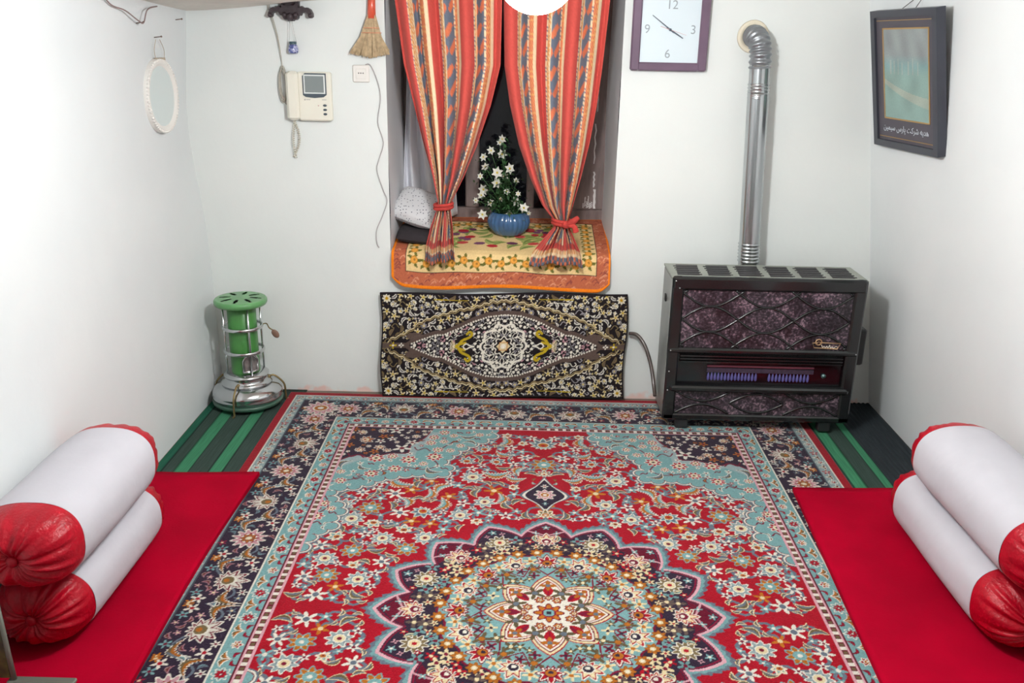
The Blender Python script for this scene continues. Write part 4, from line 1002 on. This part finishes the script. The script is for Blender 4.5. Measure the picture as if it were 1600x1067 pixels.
def paint_pic():
    xs = np.linspace(0,1,90); ys = np.linspace(0,1,120); X,Y = np.meshgrid(xs,ys); R_ = random.Random(2)
    L = lambda c: np.array(lin(c)); n = np.zeros_like(X)
    for k in range(14): n += np.sin(X*R_.uniform(3,22)+Y*R_.uniform(-20,20)+R_.uniform(0,6))/14
    c = np.empty(X.shape+(3,)); sky = L((138,146,146)); teal = L((122,156,156)); sand = L((160,170,156)); c[:] = sky
    k = np.clip((.72-Y)/.12,0,1)[...,None]; c = c*(1-k)+teal*k
    k = np.clip((.60-Y-.05*n)/.1,0,1)[...,None]; c = c*(1-k)+L((130,160,152))*k
    for x0 in (.16,.24,.33,.42,.56,.66,.77): 
        m = (np.abs(X-x0)<.014)&(Y>.50)&(Y<.66+.03*math.sin(x0*40)); c[m] = L((150,162,156))
    road = np.abs(Y-(.42-.36*X+.14*X*X))<.028+.05*X*.6; c[road] = sand
    k = np.clip((.30-Y+.25*X-.2)*3,0,1)[...,None]*.5; c = c*(1-k)+L((136,166,160))*k
    return xs,ys,np.clip(c*(1+.35*n[...,None]),0,1)
xs,ys,q = paint_pic(); A0,A1,B0,B1 = .18,.86,.225,.866
def picP(X,Y):
    a = A0+(A1-A0)*X; b = B0+(B1-B0)*Y; p = [BLc[i]+ew[i]*a+eh[i]*b+en[i]*(-.005) for i in range(3)]; return p[0]+0*X,p[1]+0*X,p[2]+0*X
grid_obj('painting', xs, ys, q, picP, mat('varnished_print', rough=.4, attr='weave', coat=.25), pic, jitter=.05)
PM = Matrix((( -ew.normalized().x*-1, eh.normalized().x, en.x, 0),(ew.normalized().y, eh.normalized().y, en.y, 0),(ew.normalized().z, eh.normalized().z, en.z, 0),(0,0,0,1)))
c_ = pp(.50,.150,-.004); PM.translation = c_
SCR = mat('white_script',(206,212,220),rough=.5)
txt = '\uFEE6\uFEF4\uFEE4\uFEF4\uFEB3 \uFEB1\uFEAD\uFE8E\uFB58 \uFE96\uFB90\uFEAE\uFEB7 \uFEEA\uFBFE\uFEAA\uFEEB'
text_obj('lettering', txt, .034, SCR, pic, PM, .0004)
M = MB(); M.tube([tuple(pp(.40,1,-.03)),(1.492,-.31,1.93)],.0015,5); M.tube([tuple(pp(.60,1,-.03)),(1.492,-.31,1.93)],.0015,5); M.build('hanging_wire', mat('dark_wire',(70,66,66),rough=.4,metal=.6), pic)
# mirror on the side wall
mir = empty('oval_mirror',(XL(-.41,1.45)+.004,-.41,1.307),'small oval mirror in a white beaded frame on the wall','mirror')
MT = Matrix.Translation((XL(-.41,1.45)+.022,-.41,1.454))@Matrix.Rotation(math.radians(-3.2),4,'Z')@Matrix.Rotation(PI/2,4,'Y')   # local z -> +X
def ell(prof, n, M, T, a=.142, b=.147):
    m_ = len(prof); vs = []; fs = []
    for i in range(n):
        t = 2*PI*i/n
        for (r,z) in prof: vs.append((b*r*math.cos(t), a*r*math.sin(t), z))
    for i in range(n):
        j = (i+1)%n
        for k in range(m_-1): fs.append((i*m_+k,j*m_+k,j*m_+k+1,i*m_+k+1))
    M.add(vs,fs,True,T); return M
WPL = mat('white_plastic',(232,228,222),rough=.4,bump=.1,bscale=60)
fr_ = ell([(1.0,-.018),(1.0,-.004),(.97,.006),(.90,.008),(.84,.003),(.80,-.002)],64,MB(),MT).build('frame', WPL, mir)
M = MB()
for i in range(64):
    t = 2*PI*i/64; M.ball((.142*math.cos(t),.137*math.sin(t),.004),.006,6,5,(1,1,1),MT)
M.build('beading', WPL, fr_)
ell([(.0,-.001),(.4,-.001),(.81,-.001)],48,MB(),MT).build('mirror_glass', mat('silvered_glass',(235,240,240),rough=.015,metal=1.), mir)
M = MB(); xw = XL(-.38,1.6)+.014
for s_ in (-1,1): M.tube(spline([(xw,-.385+.045*s_,1.60),(xw,-.385+.05*s_,1.635),(xw,-.39+.02*s_,1.675)],5),.0013,5)
M.box(xw-.01,xw+.006,-.425,-.345,1.592,1.604); M.build('hanging_string', mat('string_tan',(176,160,140)), mir)
# nails and loose wire
NAIL = mat('rusty_nail',(120,100,90),rough=.5,metal=.5)
def nail(label,x,y,z,dx,dy):
    M = MB(); M.tube([(x,y,z),(x+.03*dx,y+.03*dy,z+.004)],.002,6); M.ball((x+.03*dx,y+.03*dy,z+.004),.004,8,6)
    return setp(M.build('wall_nail', NAIL),label,'nail','nails in the wall')
nail('small nail above the oval mirror holding its string',XL(-.39,1.68)-.002,-.39,1.682,1,0)
nail('bent nail at the ceiling beside the corner',XL(-.12,1.74)-.002,-.14,1.752,1,0)
nail('nail knotted with loose wire near the ceiling',XL(-.6,1.72)-.002,-.56,1.735,1,0)
setp(MB().tube(spline([(-1.600,-.86,1.83),(-1.598,-.80,1.795),(-1.592,-.70,1.778),(-1.586,-.60,1.742),(-1.585,-.56,1.738),(-1.59,-.50,1.785),(-1.59,-.40,1.80)],6),.0026,6).build('loose_wire', mat('old_wire',(140,118,116),rough=.5)),'thin loose wire sagging under the ceiling from a nail','wire')
# intercom
ic = empty('door_intercom',(-1.086,-.02,1.33),'cream video door intercom with grey screen and corded handset','intercom')
IV = mat('ivory_plastic',(232,228,214),rough=.4); DG = mat('slate_plastic',(74,84,92),rough=.35)
ix0,ix1,iz0,iz1 = -1.186,-.986,1.332,1.545
MB().box(ix0+.05,ix1,-.038,-.001,iz0,iz1,bev=.006).build('body', IV, ic)
hs_ = MB(); hs_.box(ix0,ix0+.055,-.058,-.004,iz0+.002,iz1+.002,bev=.012).build('handset', IV, ic)
sc = MB().prism([(-1.112,1.445),(-1.112,1.527),(-1.100,1.540),(-1.006,1.540),(-1.006,1.447),(-1.02,1.437),(-1.06,1.433),(-1.10,1.437)],-.041,-.036).build('screen_bezel', DG, ic)
MB().box(-1.107,-1.011,-.0425,-.040,1.451,1.534,bev=.002).build('bezel_trim', mat('bezel_white',(226,230,228),rough=.4), sc)
MB().box(-1.101,-1.017,-.0435,-.042,1.457,1.528).build('screen', mat('grey_screen',(128,136,136),rough=.2), sc)
for i in range(3): MB().ball((-1.016,-.039,1.401-.019*i),.009,12,6,(1,.35,.6)).build('button', DG, ic)
MB().ball((-1.045,-.038,1.40),.003,8,5).build('indicator', mat('indicator_pink',(214,170,170)), ic)
M = MB(); M.ball((-1.105,-.038,1.425),.0035,8,5,(1,.4,1)); M.box(-1.099,-1.080,-.0388,-.0375,1.4235,1.4265); M.box(-1.028,-1.008,-.0388,-.0375,1.4245,1.4270); M.build('printed_mark', mat('mark_grey',(170,168,162)), ic)
P = []
for i in range(260):
    t = i/259; a = t*2*PI*34
    if t < .5: x,z = -1.160-.012*math.sin(PI*t*2*.9),1.33-.165*(t*2)
    else: q_ = (t-.5)*2; x,z = -1.176+.025*math.sin(PI*q_)+.012*q_,1.165+.165*q_
    P.append((x+.0055*math.cos(a),-.020+.0055*math.sin(a),z))
MB().tube(P,.0018,5).build('coiled_cord', mat('cream_cord',(206,200,184),rough=.5), ic)
# cable bundle and drop wires
M = MB(); Rc = random.Random(9)
for k in range(6):
    a0 = Rc.uniform(-.004,.004); w_ = .012+.006*Rc.random(); zc_ = 1.49+Rc.uniform(-.015,.015)
    M.tube([(-1.207+a0+w_*math.cos(2*PI*i/24),-.014-.006*math.sin(2*PI*i/24+k),zc_+.072*math.sin(2*PI*i/24)) for i in range(24)],.0022,6,closed=True)
for k,x in enumerate((-1.262,-1.254)): M.tube(spline([(x,-.012,1.90),(x+.012,-.012,1.80),(-1.222+k*.004,-.012,1.70),(-1.206,-.012,1.585),(-1.206,-.014,1.55)],6),.0018,5)
M.tube(spline([(-1.207,-.012,1.43),(-1.20,-.012,1.405),(-1.186,-.012,1.395)],5),.0022,5)
setp(M.build('cable_bundle', mat('pale_cable',(176,170,158),rough=.5)),'bundled pale cable loops hanging beside the intercom','cable')
# socket with cord
so = empty('wall_socket',(-.853,-.005,1.505),'square white wall socket with a thin cord leaving it','socket')
MB().box(-.891,-.815,-.012,-.0005,1.503,1.578,bev=.004).build('plate', WPL, so); MB().box(-.876,-.830,-.015,-.012,1.518,1.563,bev=.002).build('insert', WPL, so)
for i in range(3): MB().lathe([(0,0),(.0028,0),(.0028,.001)],10,Matrix.Translation((-.863+.010*i,-.0152,1.543))@Matrix.Rotation(PI/2,4,'X')).build('hole', mat('socket_hole',(90,88,86)), so)
setp(MB().tube(spline([(-.832,-.010,1.580),(-.808,-.009,1.575),(-.778,-.008,1.50),(-.770,-.007,1.43),(-.785,-.007,1.33),(-.762,-.007,1.24),(-.785,-.007,1.16),(-.795,-.007,1.11),(-.768,-.007,1.02),(-.752,-.007,.97),(-.775,-.007,.90),(-.805,-.007,.83),(-.806,-.007,.77),(-.795,-.008,.745)],6),.0024,6).build('thin_cord', mat('grey_cord',(176,172,172),rough=.5)),'thin pale cord snaking down the wall from the socket','cord')
# broom
br_ = empty('hand_broom',(-.800,-.02,1.61),'straw hand broom with red wrapped handle hung beside the window','broom')
MB().tube([(-.796,-.022,1.775),(-.795,-.022,1.83),(-.793,-.020,1.90)],lambda t: .019-.003*t,14).build('red_binding', mat('orange_red_wrap',(224,92,66),rough=.35,var=.2,vscale=30,coat=.3), br_)
M = MB(); Rb = random.Random(6)
for i in range(420):
    u = Rb.uniform(-1,1); d = Rb.uniform(-1,1); x0 = -.796+.015*u; x1 = -.806+.086*u+Rb.gauss(0,.003); z1 = 1.612+.018*abs(u)+Rb.uniform(-.006,.012)
    y0 = -.022+.012*d; y1 = -.030+.022*d*(1-.4*abs(u))
    zm = 1.70; xm = x0+(x1-x0)*.42; 
    wd = .0014
    M.add([(x0-wd,y0,1.79),(x0+wd,y0,1.79),(xm+wd,(y0+y1)/2,zm),(xm-wd,(y0+y1)/2,zm),(x1+wd,y1,z1),(x1-wd,y1,z1)],[(0,1,2,3),(3,2,4,5)])
setp(M.build('straw', mat('broom_straw',(204,178,140),rough=.8,var=.35,vscale=60), br_), kind='stuff')
for z,w_ in ((1.735,.036),(1.715,.045)): MB().tube([(-.799+w_*math.cos(a),-.026+.020*math.sin(a),z) for a in [2*PI*i/24 for i in range(24)]],.0014,5,closed=True).build('stitching', mat('stitch_pink',(222,140,110)), br_)
# carved wooden ornament
cw = empty('carved_wall_ornament',(-1.15,-.02,1.755),'dark carved wooden wall ornament with curled scrolls','ornament')
DW = mat('dark_carved_wood',(66,54,58),rough=.5,var=.3,vscale=20,bump=.4,bscale=50)
h = [(0,1.757),(.010,1.757),(.016,1.766),(.024,1.762),(.032,1.770),(.034,1.782),(.044,1.780),(.050,1.792),(.062,1.796),(.072,1.793),(.080,1.786),(.082,1.776),(.088,1.770),(.096,1.776),(.096,1.790),(.088,1.806),(.074,1.814),(.060,1.812),(.050,1.820),(.040,1.812),(.036,1.812)]
P = [(-1.150+x,z) for x,z in h]+[(-1.110,1.90),(-1.190,1.90)]+[(-1.150-x,z) for x,z in reversed(h[1:])]
MB().prism(P,-.040,-.001).build('carving', DW, cw)
M = MB(); M.box(-1.184,-1.116,-.075,-.04,1.822,1.91,bev=.012)
for s_ in (-1,1): M.ball((-1.150+.088*s_,-.042,1.780),.010,10,6); M.ball((-1.150+.024*s_,-.042,1.782),.012,10,6)
M.ball((-1.15,-.045,1.775),.016,12,8); M.build('raised_boss', DW, cw)
tr = empty('beaded_charm',(-1.148,-.02,1.62),'tiny blue beaded charm hanging on threads below the carved ornament','charm')
def beadm():
    m = mat('blue_beads',(80,84,150),rough=.3,coat=.3); nt = m.node_tree; N = nt.nodes.new; L = nt.links.new
    v = N('ShaderNodeTexVoronoi'); v.inputs['Scale'].default_value = 170; co = N('ShaderNodeTexCoord'); L(co.outputs['Object'],v.inputs['Vector'])
    cr = N('ShaderNodeValToRGB'); e = cr.color_ramp.elements; e[0].color = (*lin((50,54,110)),1); e[1].color = (*lin((190,190,214)),1); e[1].position = .8; q = e.new(.45); q.color = (*lin((96,110,170)),1)
    sp = N('ShaderNodeSeparateColor'); L(v.outputs['Color'],sp.inputs[0]); L(sp.outputs[0],cr.inputs['Fac']); L(cr.outputs['Color'],nt.nodes['Principled BSDF'].inputs['Base Color']); return m
MB().lathe([(0,0),(.018,0),(.022,.006),(.023,.018),(.019,.032),(.016,.038)],24,Matrix.Translation((-1.148,-.025,1.622))).build('bead_body', beadm(), tr)
MB().lathe([(.016,.036),(.017,.048),(.014,.050),(0,.050)],20,Matrix.Translation((-1.148,-.025,1.622))).build('neck', mat('teal_neck',(60,84,92),rough=.4), tr)
M = MB()
for s_ in (-1,1): M.tube([(-1.148+.016*s_,-.025,1.665),(-1.152+.004*s_,-.028,1.765)],.0008,4)
M.build('thread', mat('grey_thread',(150,146,146)), tr)
# grey framed panel by the doorway, only a corner in view
pn = empty('display_stand',(-1.50,-2.24,.036),'grey metal stand with a dark panel on the stove-side mat','stand')
GM = mat('grey_frame_metal',(112,116,106),rough=.5,metal=.3)
MB().tube([(-1.458,-2.216,.046),(-1.461,-2.216,.125),(-1.467,-2.216,.30)],.007,8).build('post', GM, pn)
MB().box(-1.475,-1.293,-2.228,-2.202,.0355,.047,bev=.003).build('foot_bar', GM, pn)
MB().box(-1.545,-1.466,-2.222,-2.210,.055,.29).build('dark_panel', mat('dark_panel_print',(38,46,44),rough=.3,rgb2=(96,104,60),vscale=20), pn)
# ================================================================ lamp
lamp = empty('pendant_lamp', (-.09,-1.88,1.77), 'glowing white globe lamp hanging on a cord from the ceiling', 'lamp')
MB().ball((-.09,-1.88,1.870),.10,40,24).build('bulb_globe', mat('lit_globe',(255,255,255),emit=(247,250,251),es=LAMP), lamp)
MB().lathe([(0.0,1.962),(.032,1.962),(.034,1.985),(.024,2.02),(.008,2.03),(0,2.03)],16,Matrix.Translation((-.09,-1.88,0))).build('lamp_holder', mat('lamp_holder_white',(230,230,225),rough=.4), lamp)
MB().tube([(-.09,-1.88,2.025),(-.09,-1.88,2.2)],.004,8).build('cord', mat('lamp_cord',(210,210,205)), lamp)
